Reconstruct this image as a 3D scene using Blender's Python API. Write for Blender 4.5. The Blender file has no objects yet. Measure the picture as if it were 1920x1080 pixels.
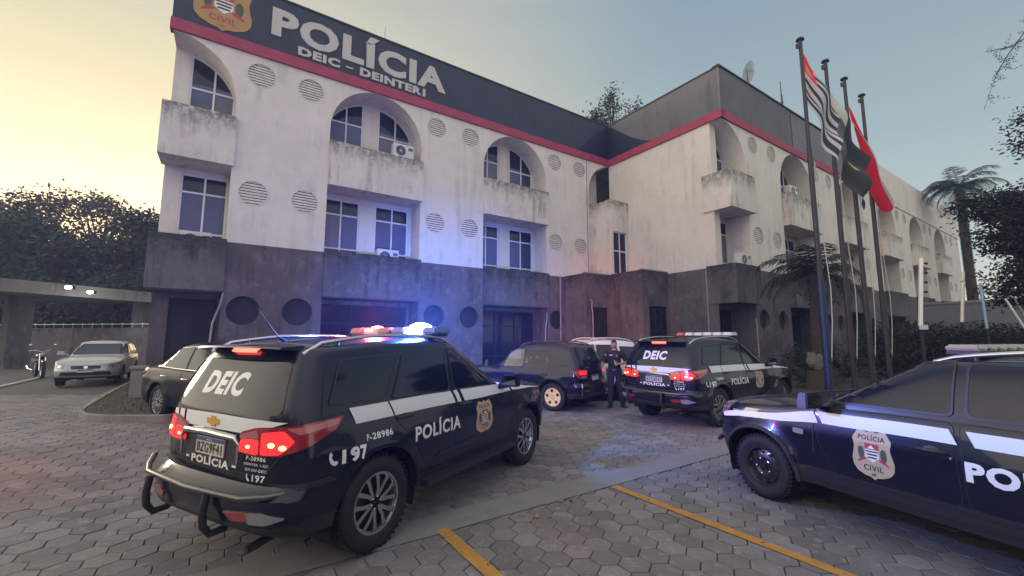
import bpy, bmesh, math, random
from mathutils import Vector, Matrix
from mathutils.bvhtree import BVHTree
random.seed(7)
R = math.radians
S = bpy.context.scene
COL = S.collection
# ------------------------------------------------------------------ camera
CAMH = 1.80
cam_d = bpy.data.cameras.new('camera'); cam = bpy.data.objects.new('camera', cam_d); COL.objects.link(cam)
cam_d.sensor_width = 36; cam_d.lens = 36 * 795 / 1920; cam_d.clip_start = .05; cam_d.clip_end = 900
cam.location = (0, 0, CAMH); PITCH = math.atan(93 / 795)
cam.rotation_euler = (math.pi / 2 + PITCH, 0, 0)
S.camera = cam
# ------------------------------------------------------------------ world
SUN_AZ = R(-42)      # measured from +Y, negative = to the left
SUN_EL = R(4)
w = bpy.data.worlds.new('World'); S.world = w; w.use_nodes = True
nt = w.node_tree; nt.nodes.clear()
def N(t, **k):
    n = nt.nodes.new(t)
    for a, b in k.items(): setattr(n, a, b)
    return n
out = N('ShaderNodeOutputWorld'); bg = N('ShaderNodeBackground'); bg2 = N('ShaderNodeBackground'); add = N('ShaderNodeAddShader')
sky = N('ShaderNodeTexSky'); sky.sky_type = 'NISHITA'; sky.sun_disc = False
sky.sun_elevation = SUN_EL; sky.sun_rotation = SUN_AZ; sky.dust_density = 2.0; sky.air_density = 1.0
nt.links.new(sky.outputs[0], bg.inputs[0]); bg.inputs[1].default_value = 0.05
tc = N('ShaderNodeTexCoord'); nrm = N('ShaderNodeVectorMath', operation='NORMALIZE'); nt.links.new(tc.outputs['Generated'], nrm.inputs[0])
sep = N('ShaderNodeSeparateXYZ'); nt.links.new(nrm.outputs[0], sep.inputs[0])
# twilight colours by elevation, on the sunset side and on the far side
def ramp(stops):
    r = N('ShaderNodeValToRGB'); e = r.color_ramp.elements
    e[0].position, e[0].color = stops[0][0], (*stops[0][1], 1); e[1].position, e[1].color = stops[-1][0], (*stops[-1][1], 1)
    for p, c in stops[1:-1]:
        x = e.new(p); x.color = (*c, 1)
    nt.links.new(sep.outputs['Z'], r.inputs[0]); return r
warm = ramp([(0, (1.0, .86, .60)), (.1, (1.05, .96, .72)), (.24, (1.0, .94, .68)), (.42, (.76, .68, .40)), (.58, (.58, .55, .42)), (1, (.26, .30, .34))])
cold = ramp([(0, (.74, .70, .56)), (.08, (.62, .66, .60)), (.25, (.43, .52, .53)), (.45, (.31, .40, .44)), (.7, (.22, .30, .36)), (1, (.18, .25, .32))])
sd = N('ShaderNodeVectorMath', operation='DOT_PRODUCT'); sd.inputs[1].default_value = (math.sin(SUN_AZ), math.cos(SUN_AZ), 0.25)
nt.links.new(nrm.outputs[0], sd.inputs[0])
mr = N('ShaderNodeMapRange', interpolation_type='SMOOTHSTEP'); mr.inputs['From Min'].default_value = .45; mr.inputs['From Max'].default_value = 1.02
nt.links.new(sd.outputs['Value'], mr.inputs['Value'])
mx = N('ShaderNodeMix', data_type='RGBA'); nt.links.new(mr.outputs[0], mx.inputs['Factor']); nt.links.new(cold.outputs[0], mx.inputs[6]); nt.links.new(warm.outputs[0], mx.inputs[7])
# high sky and sky behind the camera, unseen, raised as fill for the walls
bk_ = N('ShaderNodeMapRange', interpolation_type='SMOOTHSTEP'); bk_.inputs['From Min'].default_value = .25; bk_.inputs['From Max'].default_value = -.55; nt.links.new(sep.outputs['Y'], bk_.inputs['Value'])
zn = N('ShaderNodeMapRange', interpolation_type='SMOOTHSTEP'); zn.inputs['From Min'].default_value = .62; zn.inputs['From Max'].default_value = .95; nt.links.new(sep.outputs['Z'], zn.inputs['Value'])
mxm = N('ShaderNodeMath', operation='MAXIMUM'); nt.links.new(bk_.outputs[0], mxm.inputs[0]); nt.links.new(zn.outputs[0], mxm.inputs[1])
mx2 = N('ShaderNodeMix', data_type='RGBA'); nt.links.new(mxm.outputs[0], mx2.inputs['Factor']); nt.links.new(mx.outputs[2], mx2.inputs[6]); mx2.inputs[7].default_value = (1.0, .98, .98, 1)
# unseen sky left of the viewer, boosted warm to brighten the side wing wall
ld = N('ShaderNodeVectorMath', operation='DOT_PRODUCT'); ld.inputs[1].default_value = (-.90, -.40, .10); nt.links.new(nrm.outputs[0], ld.inputs[0])
lm = N('ShaderNodeMapRange', interpolation_type='SMOOTHSTEP'); lm.inputs['From Min'].default_value = .55; lm.inputs['From Max'].default_value = .95; nt.links.new(ld.outputs['Value'], lm.inputs['Value'])
mx3 = N('ShaderNodeMix', data_type='RGBA'); nt.links.new(lm.outputs[0], mx3.inputs['Factor']); nt.links.new(mx2.outputs[2], mx3.inputs[6]); mx3.inputs[7].default_value = (2.3, 2.05, 1.6, 1)
cl = N('ShaderNodeTexNoise'); cl.inputs['Scale'].default_value = 1.7; cl.inputs['Detail'].default_value = 6; cm_ = N('ShaderNodeMapping'); cm_.inputs['Scale'].default_value = (1, 1, 4.5); nt.links.new(nrm.outputs[0], cm_.inputs[0]); nt.links.new(cm_.outputs[0], cl.inputs['Vector'])
cr_ = N('ShaderNodeMapRange'); cr_.inputs['From Min'].default_value = .35; cr_.inputs['From Max'].default_value = .75; cr_.inputs['To Min'].default_value = .97; cr_.inputs['To Max'].default_value = 1.07; nt.links.new(cl.outputs[0], cr_.inputs['Value'])
vm = N('ShaderNodeVectorMath', operation='SCALE'); nt.links.new(mx3.outputs[2], vm.inputs[0]); nt.links.new(cr_.outputs[0], vm.inputs['Scale'])
nt.links.new(vm.outputs[0], bg2.inputs[0]); bg2.inputs[1].default_value = 1.0
nt.links.new(bg.outputs[0], add.inputs[0]); nt.links.new(bg2.outputs[0], add.inputs[1]); nt.links.new(add.outputs[0], out.inputs[0])
# ------------------------------------------------------------------ sun (already behind the trees: weak and very soft)
sl = bpy.data.lights.new('sun', 'SUN'); sl.energy = 1.15; sl.angle = R(14); sl.color = (1.0, .82, .62)
so = bpy.data.objects.new('sun', sl); COL.objects.link(so)
sdir = Vector((math.sin(SUN_AZ - R(22)), math.cos(SUN_AZ - R(22)), math.tan(R(9))))
so.rotation_euler = sdir.to_track_quat('Z', 'Y').to_euler(); so.location = (-30, 20, 20)
S.view_settings.view_transform = 'Standard'; S.view_settings.look = 'None'; S.view_settings.exposure = 0; S.view_settings.gamma = 1
S.cycles.max_bounces = 8; S.cycles.volume_bounces = 0; S.cycles.use_denoising = True
S.cycles.sample_clamp_indirect = 6
# ------------------------------------------------------------------ materials
MATS = {}
def mat(name, col=(.5, .5, .5), rough=.6, metal=0, coat=0, noise=0, nscale=4, emis=None, estr=0, spec=.5, bump=0, bscale=40, trans=0, col2=None, lo=.35, hi=.7, stretch=None, alpha=1):
    if name in MATS: return MATS[name]
    m = bpy.data.materials.new(name); m.use_nodes = True; t = m.node_tree; b = t.nodes['Principled BSDF']
    b.inputs['Base Color'].default_value = (*col, 1); b.inputs['Roughness'].default_value = rough; b.inputs['Metallic'].default_value = metal
    b.inputs['Coat Weight'].default_value = coat; b.inputs['Coat Roughness'].default_value = .04; b.inputs['Specular IOR Level'].default_value = spec
    b.inputs['Transmission Weight'].default_value = trans; b.inputs['Alpha'].default_value = alpha
    if emis: b.inputs['Emission Color'].default_value = (*emis, 1); b.inputs['Emission Strength'].default_value = estr
    if noise or col2 or bump:
        c = t.nodes.new('ShaderNodeTexCoord'); mp = t.nodes.new('ShaderNodeMapping'); t.links.new(c.outputs['Object'], mp.inputs[0])
        if stretch: mp.inputs['Scale'].default_value = stretch
    if noise or col2:
        n = t.nodes.new('ShaderNodeTexNoise'); n.inputs['Scale'].default_value = nscale; n.inputs['Detail'].default_value = 8; n.inputs['Roughness'].default_value = .62
        t.links.new(mp.outputs[0], n.inputs['Vector'])
        r = t.nodes.new('ShaderNodeMapRange'); r.inputs['From Min'].default_value = lo; r.inputs['From Max'].default_value = hi
        t.links.new(n.outputs[0], r.inputs[0])
        x = t.nodes.new('ShaderNodeMix'); x.data_type = 'RGBA'; t.links.new(r.outputs[0], x.inputs['Factor'])
        c2 = col2 or tuple(v * (1 - noise) for v in col)
        x.inputs[6].default_value = (*col, 1); x.inputs[7].default_value = (*c2, 1); t.links.new(x.outputs[2], b.inputs['Base Color'])
    if bump:
        n2 = t.nodes.new('ShaderNodeTexNoise'); n2.inputs['Scale'].default_value = bscale; n2.inputs['Detail'].default_value = 6; t.links.new(mp.outputs[0], n2.inputs['Vector'])
        bp = t.nodes.new('ShaderNodeBump'); bp.inputs['Strength'].default_value = bump; bp.inputs['Distance'].default_value = .02
        t.links.new(n2.outputs[0], bp.inputs['Height']); t.links.new(bp.outputs[0], b.inputs['Normal'])
    MATS[name] = m; return m

def plaster(name, base, dirt, streak, amount=.5, big=.35, coldirt=(.32, .38, .30), ledge=None):
    """weathered render: broad blotches, vertical run-off streaks, fine grain"""
    m = bpy.data.materials.new(name); m.use_nodes = True; t = m.node_tree; b = t.nodes['Principled BSDF']; L = t.links.new
    b.inputs['Roughness'].default_value = .9; b.inputs['Specular IOR Level'].default_value = .2
    g = t.nodes.new('ShaderNodeNewGeometry')
    def noise(scale, sc, det=8, rough=.65):
        mp = t.nodes.new('ShaderNodeMapping'); mp.inputs['Scale'].default_value = scale; L(g.outputs['Position'], mp.inputs[0])
        n = t.nodes.new('ShaderNodeTexNoise'); n.inputs['Scale'].default_value = sc; n.inputs['Detail'].default_value = det; n.inputs['Roughness'].default_value = rough
        L(mp.outputs[0], n.inputs['Vector']); return n
    def rng(n, a, c):
        r = t.nodes.new('ShaderNodeMapRange'); r.inputs['From Min'].default_value = a; r.inputs['From Max'].default_value = c; r.interpolation_type = 'SMOOTHSTEP'; L(n.outputs[0], r.inputs[0]); return r
    def mixc(f, a, c):
        x = t.nodes.new('ShaderNodeMix'); x.data_type = 'RGBA'; L(f, x.inputs['Factor'])
        if isinstance(a, tuple): x.inputs[6].default_value = (*a, 1)
        else: L(a, x.inputs[6])
        x.inputs[7].default_value = (*c, 1); return x.outputs[2]
    def mul(a, k):
        x = t.nodes.new('ShaderNodeMath'); x.operation = 'MULTIPLY'; L(a, x.inputs[0])
        if isinstance(k, float): x.inputs[1].default_value = k
        else: L(k, x.inputs[1])
        return x.outputs[0]
    blot = rng(noise((1, 1, 1), .55), .36, .66)
    st = rng(noise((3.5, 3.5, .22), 1.0, 10, .7), .44, .64)
    pat = rng(noise((1, 1, 1), .8), .42, .62)
    c = mixc(mul(blot.outputs[0], big), base, dirt)
    c = mixc(mul(mul(st.outputs[0], pat.outputs[0]), amount), c, streak)
    pt2 = rng(noise((1, 1, .8), 2.6, 10, .75), .50, .66)
    c = mixc(mul(pt2.outputs[0], amount * .55), c, coldirt)
    if ledge:      # run-off stains hanging down from a ledge at height ledge[0], fading by ledge[1]
        sz = t.nodes.new('ShaderNodeSeparateXYZ'); L(g.outputs['Position'], sz.inputs[0]); wob = t.nodes.new('ShaderNodeMath'); wob.operation = 'MULTIPLY_ADD'
        nn = noise((2.6, 2.6, .25), 1.3, 9, .7); L(nn.outputs[0], wob.inputs[0]); wob.inputs[1].default_value = 1.9 * (ledge[0] - ledge[1]); L(sz.outputs['Z'], wob.inputs[2])
        lr = t.nodes.new('ShaderNodeMapRange'); lr.interpolation_type = 'SMOOTHSTEP'; k0 = .95 * (ledge[0] - ledge[1]); lr.inputs['From Min'].default_value = ledge[1] + k0; lr.inputs['From Max'].default_value = ledge[0] + k0 + .05; L(wob.outputs[0], lr.inputs[0])
        n3 = rng(noise((1, 1, 1), 5, 10, .75), .32, .6)
        c = mixc(mul(mul(lr.outputs[0], n3.outputs[0]), ledge[2]), c, streak)
    fin = rng(noise((1, 1, 1), 26), .3, .8)
    c = mixc(mul(fin.outputs[0], .16), c, tuple(v * .55 for v in base))
    L(c, b.inputs['Base Color'])
    bp = t.nodes.new('ShaderNodeBump'); bp.inputs['Strength'].default_value = .35; bp.inputs['Distance'].default_value = .012
    L(noise((1, 1, 1), 45).outputs[0], bp.inputs['Height']); L(bp.outputs[0], b.inputs['Normal'])
    MATS[name] = m; return m

WHITE = plaster('white_render', (.72, .66, .575), (.60, .55, .485), (.36, .34, .29), .42, .5, (.45, .45, .39))
PARA = plaster('stained_white_render', (.70, .64, .56), (.57, .52, .46), (.10, .095, .08), .6, .6, (.42, .41, .35), (8.97, 8.15, .9))
GREY = plaster('grey_render', (.135, .118, .116), (.085, .075, .078), (.04, .037, .042), .8, .85, (.25, .215, .20))
GREYD = plaster('dark_grey_render', (.135, .125, .125), (.082, .077, .08), (.022, .021, .024), .85, .9, (.23, .21, .205), (4.86, 3.9, .85))
FASC = plaster('navy_fascia', (.060, .068, .088), (.045, .052, .068), (.03, .032, .04), .3, .5, (.075, .08, .095))
FASG = plaster('grey_fascia', (.16, .158, .16), (.125, .123, .125), (.06, .06, .065), .5, .6, (.16, .16, .16))
FASL = plaster('light_grey_fascia', (.20, .20, .215), (.16, .16, .17), (.10, .10, .11), .4, .6, (.24, .24, .24))
CONC = plaster('old_concrete', (.30, .29, .27), (.20, .19, .18), (.09, .09, .085), .7, .7, (.16, .16, .14))
RED = mat('red_band', (.36, .045, .085), .7, noise=.25, nscale=2.5)
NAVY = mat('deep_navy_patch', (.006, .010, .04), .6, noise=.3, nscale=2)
LETTER = mat('sign_cream', (.50, .47, .41), .6, noise=.1, nscale=3)
FRAME = mat('window_frame_paint', (.74, .73, .73), .5, noise=.15, nscale=8)
GLASS = mat('window_glass', (.010, .016, .04), .06, spec=.38, noise=.35, nscale=1.1)
BLIND = mat('window_film', (.10, .11, .20), .35, spec=.3, noise=.2, nscale=1.4)
BLIND2 = mat('window_film_dark', (.045, .05, .10), .2, spec=.35, noise=.3, nscale=1.2)
BLIND3 = mat('window_curtain', (.17, .165, .20), .5, spec=.3, noise=.3, nscale=1, stretch=(9, 9, .3))
DARK = mat('dark_interior', (.012, .012, .018), .8)
VENT = mat('vent_slats', (.66, .61, .54), .8, noise=.25, nscale=5)
TANB = mat('badge_gold', (.42, .24, .07), .55, noise=.15, nscale=6)
PLASTIC = mat('white_plastic', (.62, .61, .58), .5, noise=.2, nscale=10)
BLACKP = mat('black_plastic', (.018, .018, .02), .5, noise=.2, nscale=20)
RUB = mat('rubber', (.016, .016, .018), .75, noise=.3, nscale=30, bump=.3, bscale=60)
CHROME = mat('chrome', (.62, .62, .62), .12, 1)
ALLOY = mat('alloy', (.55, .56, .60), .22, 1)
RIMD = mat('rim_dark', (.02, .02, .024), .3, .6)
STEELB = mat('black_steel', (.02, .02, .022), .35, .3, coat=.4)
PBLACK = mat('police_black_paint', (.0035, .0055, .016), .26, 0, coat=.5, spec=.25)  # black paint given a navy tint for the beacons' blue veil
PNAVY = mat('navy_paint', (.004, .006, .020), .3, 0, coat=.08, spec=.15)
PGREY = mat('dark_grey_paint', (.022, .021, .021), .3, .3, coat=.9)
PSILV = mat('silver_paint', (.40, .41, .43), .34, .3, coat=.7)
PWHITE = mat('white_paint', (.66, .66, .66), .3, 0, coat=.8)
CARGL = mat('tinted_glass', (.006, .008, .016), .05, 0, coat=.12, spec=.38)
CLEARGL = mat('clear_glass', (.55, .62, .68), .02, trans=1, spec=.5)
BAND = mat('reflective_band', (.68, .68, .68), .45)
DECAL = mat('decal_white', (.72, .71, .69), .5)
DECALB = mat('decal_black', (.015, .015, .018), .6)
DECALG = mat('decal_green', (.05, .075, .045), .6)
DECALR = mat('decal_red', (.42, .03, .05), .5)
DECALT = mat('decal_tan', (.46, .36, .22), .5, noise=.15, nscale=8)
GOLD = mat('gold_emblem', (.62, .36, .07), .3, .7)
TAILR = mat('tail_red', (.28, .012, .018), .12, coat=1)
TAILON = mat('tail_red_lit', (.5, .02, .02), .2, emis=(1, .03, .035), estr=1.1)
TAILHOT = mat('tail_filament', (.8, .3, .1), .3, emis=(1, .42, .12), estr=6)
LAMPC = mat('lamp_clear', (.22, .22, .23), .1, coat=1, spec=.8)
PLATE = mat('plate_white', (.55, .50, .42), .5)
PLATEB = mat('plate_blue', (.03, .06, .25), .5)
SKIN = mat('skin', (.42, .22, .14), .55)
HAIR = mat('hair', (.012, .010, .009), .6)
CLOTH = mat('black_cloth', (.014, .014, .018), .85, noise=.3, nscale=20)
CLOTHD = mat('dark_trousers', (.020, .021, .028), .85, noise=.3, nscale=20)
BARK = mat('bark', (.07, .05, .04), .9, noise=.5, nscale=14, bump=.5, bscale=20)
LEAFD = mat('leaf_dark', (.022, .032, .014), .7, noise=.6, nscale=.9)
LEAFM = mat('leaf_mid', (.045, .055, .020), .7, noise=.6, nscale=.9)
LEAFR = mat('leaf_brownish', (.07, .045, .022), .7, noise=.5, nscale=.9)
PALML = mat('palm_leaf', (.07, .075, .045), .6, noise=.4, nscale=1.5)
GRASSM = mat('grass_blades', (.06, .065, .03), .8, noise=.5, nscale=5)
POLEM = mat('pole_paint', (.028, .026, .026), .5, noise=.3, nscale=6)
YEL = mat('yellow_line', (.50, .245, .045), .75, noise=.35, nscale=9, lo=.5, hi=.75)
# ------------------------------------------------------------------ helpers
def tag(o, label=None, cat=None, group=None, kind=None):
    if label: o['label'] = label
    if cat: o['category'] = cat
    if group: o['group'] = group
    if kind: o['kind'] = kind
    return o
def empty(name, loc=(0, 0, 0), rz=0, label=None, cat=None, group=None):
    o = bpy.data.objects.new(name, None); COL.objects.link(o); o.location = loc; o.rotation_euler = (0, 0, rz); o.empty_display_size = .2
    return tag(o, label, cat, group)
class MB:
    def __init__(s): s.v = []; s.f = []; s.m = []; s.mats = []
    def mi(s, m):
        if m not in s.mats: s.mats.append(m)
        return s.mats.index(m)
    def add(s, vs, fs, m):
        o = len(s.v); k = s.mi(m); s.v += [tuple(v) for v in vs]
        for f in fs: s.f.append(tuple(i + o for i in f)); s.m.append(k)
    def box(s, c, d, m, rot=None, taper=1.0):
        vs = []
        for z in (-.5, .5):
            k = taper if z > 0 else 1
            for x, y in ((-.5, -.5), (.5, -.5), (.5, .5), (-.5, .5)): vs.append(Vector((x * d[0] * k, y * d[1] * k, z * d[2])))
        if rot is not None: vs = [rot @ v for v in vs]
        s.add([v + Vector(c) for v in vs], [(3, 2, 1, 0), (4, 5, 6, 7), (0, 1, 5, 4), (1, 2, 6, 5), (2, 3, 7, 6), (3, 0, 4, 7)], m)
    def tube(s, pts, r, m, n=8, cap=True):
        pts = [Vector(p) for p in pts]; rs = r if isinstance(r, (list, tuple)) else [r] * len(pts); vs = []; fs = []
        for i, p in enumerate(pts):
            d = (pts[min(i + 1, len(pts) - 1)] - pts[max(i - 1, 0)]).normalized()
            a = Vector((0, 0, 1)) if abs(d.z) < .9 else Vector((1, 0, 0))
            u = d.cross(a).normalized(); v = d.cross(u)
            for k in range(n):
                t = 2 * math.pi * k / n; vs.append(p + (u * math.cos(t) + v * math.sin(t)) * rs[i])
        for i in range(len(pts) - 1):
            for k in range(n): fs.append((i * n + k, i * n + (k + 1) % n, (i + 1) * n + (k + 1) % n, (i + 1) * n + k))
        if cap: fs += [tuple(range(n))[::-1], tuple(range((len(pts) - 1) * n, len(pts) * n))]
        s.add(vs, fs, m)
    def lathe(s, prof, m, n=32, M=None, c=(0, 0, 0)):
        """profile (r, h) about local Y axis"""
        vs = []; fs = []
        for r, h in prof:
            for k in range(n):
                t = 2 * math.pi * k / n; v = Vector((r * math.cos(t), h, r * math.sin(t))); vs.append((M @ v if M else v) + Vector(c))
        for i in range(len(prof) - 1):
            for k in range(n): fs.append((i * n + k, i * n + (k + 1) % n, (i + 1) * n + (k + 1) % n, (i + 1) * n + k))
        s.add(vs, fs, m)
    def ball(s, c, r, m, n=14, k=9, sq=(1, 1, 1)):
        vs = []; fs = []
        for i in range(k + 1):
            ph = math.pi * i / k
            for j in range(n):
                t = 2 * math.pi * j / n; vs.append((c[0] + r * sq[0] * math.sin(ph) * math.cos(t), c[1] + r * sq[1] * math.sin(ph) * math.sin(t), c[2] + r * sq[2] * math.cos(ph)))
        for i in range(k):
            for j in range(n): fs.append((i * n + j, (i + 1) * n + j, (i + 1) * n + (j + 1) % n, i * n + (j + 1) % n))
        s.add(vs, fs, m)
    def build(s, name, parent=None, smooth=None, bevel=0, merge=False):
        me = bpy.data.meshes.new(name); me.from_pydata(s.v, [], s.f)
        for m in s.mats: me.materials.append(m)
        me.polygons.foreach_set('material_index', s.m)
        bm = bmesh.new(); bm.from_mesh(me)
        if merge: bmesh.ops.remove_doubles(bm, verts=bm.verts, dist=.0008)
        if merge: bmesh.ops.dissolve_degenerate(bm, edges=bm.edges, dist=.0005)
        if bevel: bmesh.ops.bevel(bm, geom=list(bm.edges), offset=bevel, segments=2, affect='EDGES', clamp_overlap=True)
        bmesh.ops.recalc_face_normals(bm, faces=bm.faces)
        if smooth is not None:
            for f in bm.faces: f.smooth = True
            for e in bm.edges:
                if len(e.link_faces) == 2 and e.calc_face_angle(0) > R(smooth): e.smooth = False
        bm.to_mesh(me); bm.free(); me.update()
        o = bpy.data.objects.new(name, me); COL.objects.link(o)
        if parent: o.parent = parent
        return o
def copy_tree(o, parent=None):
    c = o.copy(); COL.objects.link(c); c.parent = parent
    for k in [k for k in ch_of.get(o.name, [])]: copy_tree(k, c)
    return c
ch_of = {}
def index_children():
    ch_of.clear()
    for o in bpy.data.objects:
        if o.parent: ch_of.setdefault(o.parent.name, []).append(o)
# ---- flat shapes (text, polygons) as 2-D bmeshes
def text2d(s, u0, u1, v0, v1, bold=.03, shear=0):
    cu = bpy.data.curves.new('t', 'FONT'); cu.body = s; cu.offset = bold; cu.shear = shear; cu.resolution_u = 3; cu.space_character = 1.12
    o = bpy.data.objects.new('t', cu); COL.objects.link(o); bpy.context.view_layer.update()
    me = bpy.data.meshes.new_from_object(o.evaluated_get(bpy.context.evaluated_depsgraph_get()))
    bm = bmesh.new(); bm.from_mesh(me); bpy.data.objects.remove(o); bpy.data.curves.remove(cu); bpy.data.meshes.remove(me)
    bmesh.ops.remove_doubles(bm, verts=bm.verts, dist=1e-5)
    xs = [v.co.x for v in bm.verts]; ys = [v.co.y for v in bm.verts]; a, b, c, d = min(xs), max(xs), min(ys), max(ys)
    for v in bm.verts: v.co = Vector((u0 + (v.co.x - a) / (b - a) * (u1 - u0), v0 + (v.co.y - c) / (d - c) * (v1 - v0), 0))
    return bm
def poly2d(*loops):
    bm = bmesh.new(); es = []
    for lp in loops:
        vs = [bm.verts.new((p[0], p[1], 0)) for p in lp]
        es += [bm.edges.new((vs[i], vs[(i + 1) % len(vs)])) for i in range(len(vs))]
    if len(loops) == 1: bm.faces.new([v for v in bm.verts])
    else: bmesh.ops.triangle_fill(bm, edges=es, use_beauty=True, use_dissolve=False)
    return bm
def ell(cx, cy, a, b, n=28, t0=0, t1=2 * math.pi):
    full = abs(t1 - t0 - 2 * math.pi) < 1e-6
    m = n if full else n - 1
    return [(cx + a * math.cos(t0 + (t1 - t0) * i / m), cy + b * math.sin(t0 + (t1 - t0) * i / m)) for i in range(n)]
def rect(a, b, c, d): return [(a, c), (b, c), (b, d), (a, d)]
def rounded(pts, r=.05, n=4):
    o = []
    L = len(pts)
    for i in range(L):
        p = Vector(pts[i]); a = (Vector(pts[i - 1]) - p); b = (Vector(pts[(i + 1) % L]) - p)
        q = min(r, a.length * .45, b.length * .45); A = p + a.normalized() * q; B = p + b.normalized() * q
        for k in range(n + 1):
            t = k / n; o.append(tuple((1 - t) ** 2 * A + 2 * t * (1 - t) * p + t * t * B))
    return o
def grid_cut(bm, su, sv):
    for ax, st in ((0, su), (1, sv)):
        if not st: continue
        lo = min(v.co[ax] for v in bm.verts); hi = max(v.co[ax] for v in bm.verts); x = math.ceil(lo / st) * st
        while x < hi:
            n = (1, 0, 0) if ax == 0 else (0, 1, 0); c = (x, 0, 0) if ax == 0 else (0, x, 0)
            bmesh.ops.bisect_plane(bm, geom=bm.verts[:] + bm.edges[:] + bm.faces[:], plane_co=c, plane_no=n, dist=1e-5); x += st
def flat(mb, bm, m, mapper, off=0, thick=0):
    """put a 2-D bmesh into mb through mapper(u, v, off); thick adds a skirt back towards the surface"""
    bm.verts.index_update(); vs = [mapper(v.co.x, v.co.y, off) for v in bm.verts]; fs = [tuple(v.index for v in f.verts) for f in bm.faces]
    mb.add(vs, fs, m)
    if thick:
        for e in bm.edges:
            if len(e.link_faces) == 1:
                a, b = e.verts; p = [mapper(a.co.x, a.co.y, off), mapper(b.co.x, b.co.y, off), mapper(b.co.x, b.co.y, off - thick), mapper(a.co.x, a.co.y, off - thick)]
                mb.add(p, [(0, 1, 2, 3)], m)
    bm.free()
SHIELD = [(-.44, .78), (-.30, 1.0), (-.1, .94), (0, 1.0), (.1, .94), (.30, 1.0), (.44, .78), (.40, .62), (.42, .5), (.47, .34), (.45, .2), (.36, .1), (.2, .04), (.06, .02), (0, -.03), (-.06, .02), (-.2, .04), (-.36, .1), (-.45, .2), (-.47, .34), (-.42, .5), (-.40, .62)]
def badge(mb, mp, cx, cz, wd, ht, shield, red_text=False, cut=0, e=.004):
    T = DECALR if red_text else DECALB
    def sc(pts): return [(cx + p[0] * wd, cz + (p[1] - .5) * ht) for p in pts]
    def put(bm, m, k, th=0):
        if cut: grid_cut(bm, cut, cut)
        flat(mb, bm, m, mp, e * k, th)
    def tx(s, a, b, c, d, m, k): put(text2d(s, cx + a * wd, cx + b * wd, cz + (c - .5) * ht, cz + (d - .5) * ht, .02), m, k)
    put(poly2d(rounded(sc(SHIELD), .03 * wd, 2)), shield, 1, e)
    tx('POLÍCIA', -.3, .3, .76, .90, T, 2); tx('CIVIL', -.22, .22, .14, .25, T, 2); tx('SP', -.05, .05, .05, .1, T, 2)
    for sg in (-1, 1):
        put(poly2d(sc(ell(sg * .25, .47, .07, .14, 12))), DECALG, 2)
        put(poly2d(sc([(sg * .13, .36), (sg * .36, .26), (sg * .33, .31), (sg * .2, .40)])), DECALR, 3)
    put(poly2d(sc([(-.15, .68), (.15, .68), (.15, .4), (0, .3), (-.15, .4)])), DECAL, 3)
    put(poly2d(sc(rect(-.15, .15, .56, .69))), DECALR, 4)
    put(poly2d(sc([(-.08, .58), (0, .66), (.08, .58)])), DECAL, 5)
    for k in range(3): put(poly2d(sc(rect(-.14 + .02 * k, .14 - .02 * k, .5 - k * .06, .53 - k * .06))), DECALB, 4)
def phone2d(cx, cz, s):
    o = [(-.5, .6), (-.3, .75), (-.12, .42), (-.24, .28), (-.1, -.05), (.18, -.28), (.32, -.2), (.6, -.46), (.42, -.66), (.1, -.68), (-.3, -.4), (-.55, .1)]
    return poly2d([(cx + a * s, cz + b * s) for a, b in o])
# ------------------------------------------------------------------ building frames
a_ = R(33.93); A = Vector((math.cos(a_), math.sin(a_), 0)); B = Vector((-math.sin(a_), math.cos(a_), 0)); UP = Vector((0, 0, 1))
I0 = Vector((5.4627, 23.0, 0.04)); T = 6.557
def PA(s, z, off=0): return I0 + A * s - B * off + UP * z
def PC(s, z, off=0): return I0 + A * s - B * (T + off) + UP * z
def PB(t, z, off=0): return I0 - B * t - A * off + UP * z
# ------------------------------------------------------------------ police building
BL = empty('police_building', tuple(I0), 0, 'three-storey white police headquarters with arched balconies, grey ground floor and navy name fascia', 'building')
def bpart(mb, name, parent=None, **k):
    o = mb.build(name, None, **k); o.parent = parent or BL
    o.matrix_parent_inverse = Matrix.Translation(-I0) if (parent is None) else Matrix.Identity(4)
    return o
def arc(c, a, kind, zs=9.5, b=1.82, n=20):
    t0, t1 = {'full': (math.pi, 0), 'right': (math.pi / 2, 0), 'left': (math.pi, math.pi / 2)}[kind]
    return [(c + a * math.cos(t0 + (t1 - t0) * i / n), zs + b * math.sin(t0 + (t1 - t0) * i / n)) for i in range(n + 1)]
def notched(s0, s1, zb, zt, bays, rectz=None):
    """outer outline with openings cut up from the lower edge"""
    p = [(s0, zt)]; notch = []
    first = True
    for c, a, k in bays:
        path = ([(c - a, zb), (c - a, rectz), (c + a, rectz), (c + a, zb)] if k == 'full' else [(c, rectz), (c + a, rectz), (c + a, zb)] if k == 'right' else [(c - a, zb), (c - a, rectz), (c, rectz)]) if rectz else \
            ([(c - a, zb)] if k != 'right' else []) + arc(c, a, k) + ([(c + a, zb)] if k != 'left' else [])
        if first and k != 'right': p.append((s0, zb))
        first = False; p += path; notch.append(path)
    if bays[-1][2] != 'left': p.append((s1, zb))
    p.append((s1, zt)); return p, notch
def extrude_path(mb, path, mp, m, d0, d1, close=False):
    n = len(path)
    for i in range(n if close else n - 1):
        a, b = path[i], path[(i + 1) % n]
        mb.add([mp(*a, d0), mp(*b, d0), mp(*b, d1), mp(*a, d1)], [(0, 1, 2, 3)], m)
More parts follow.
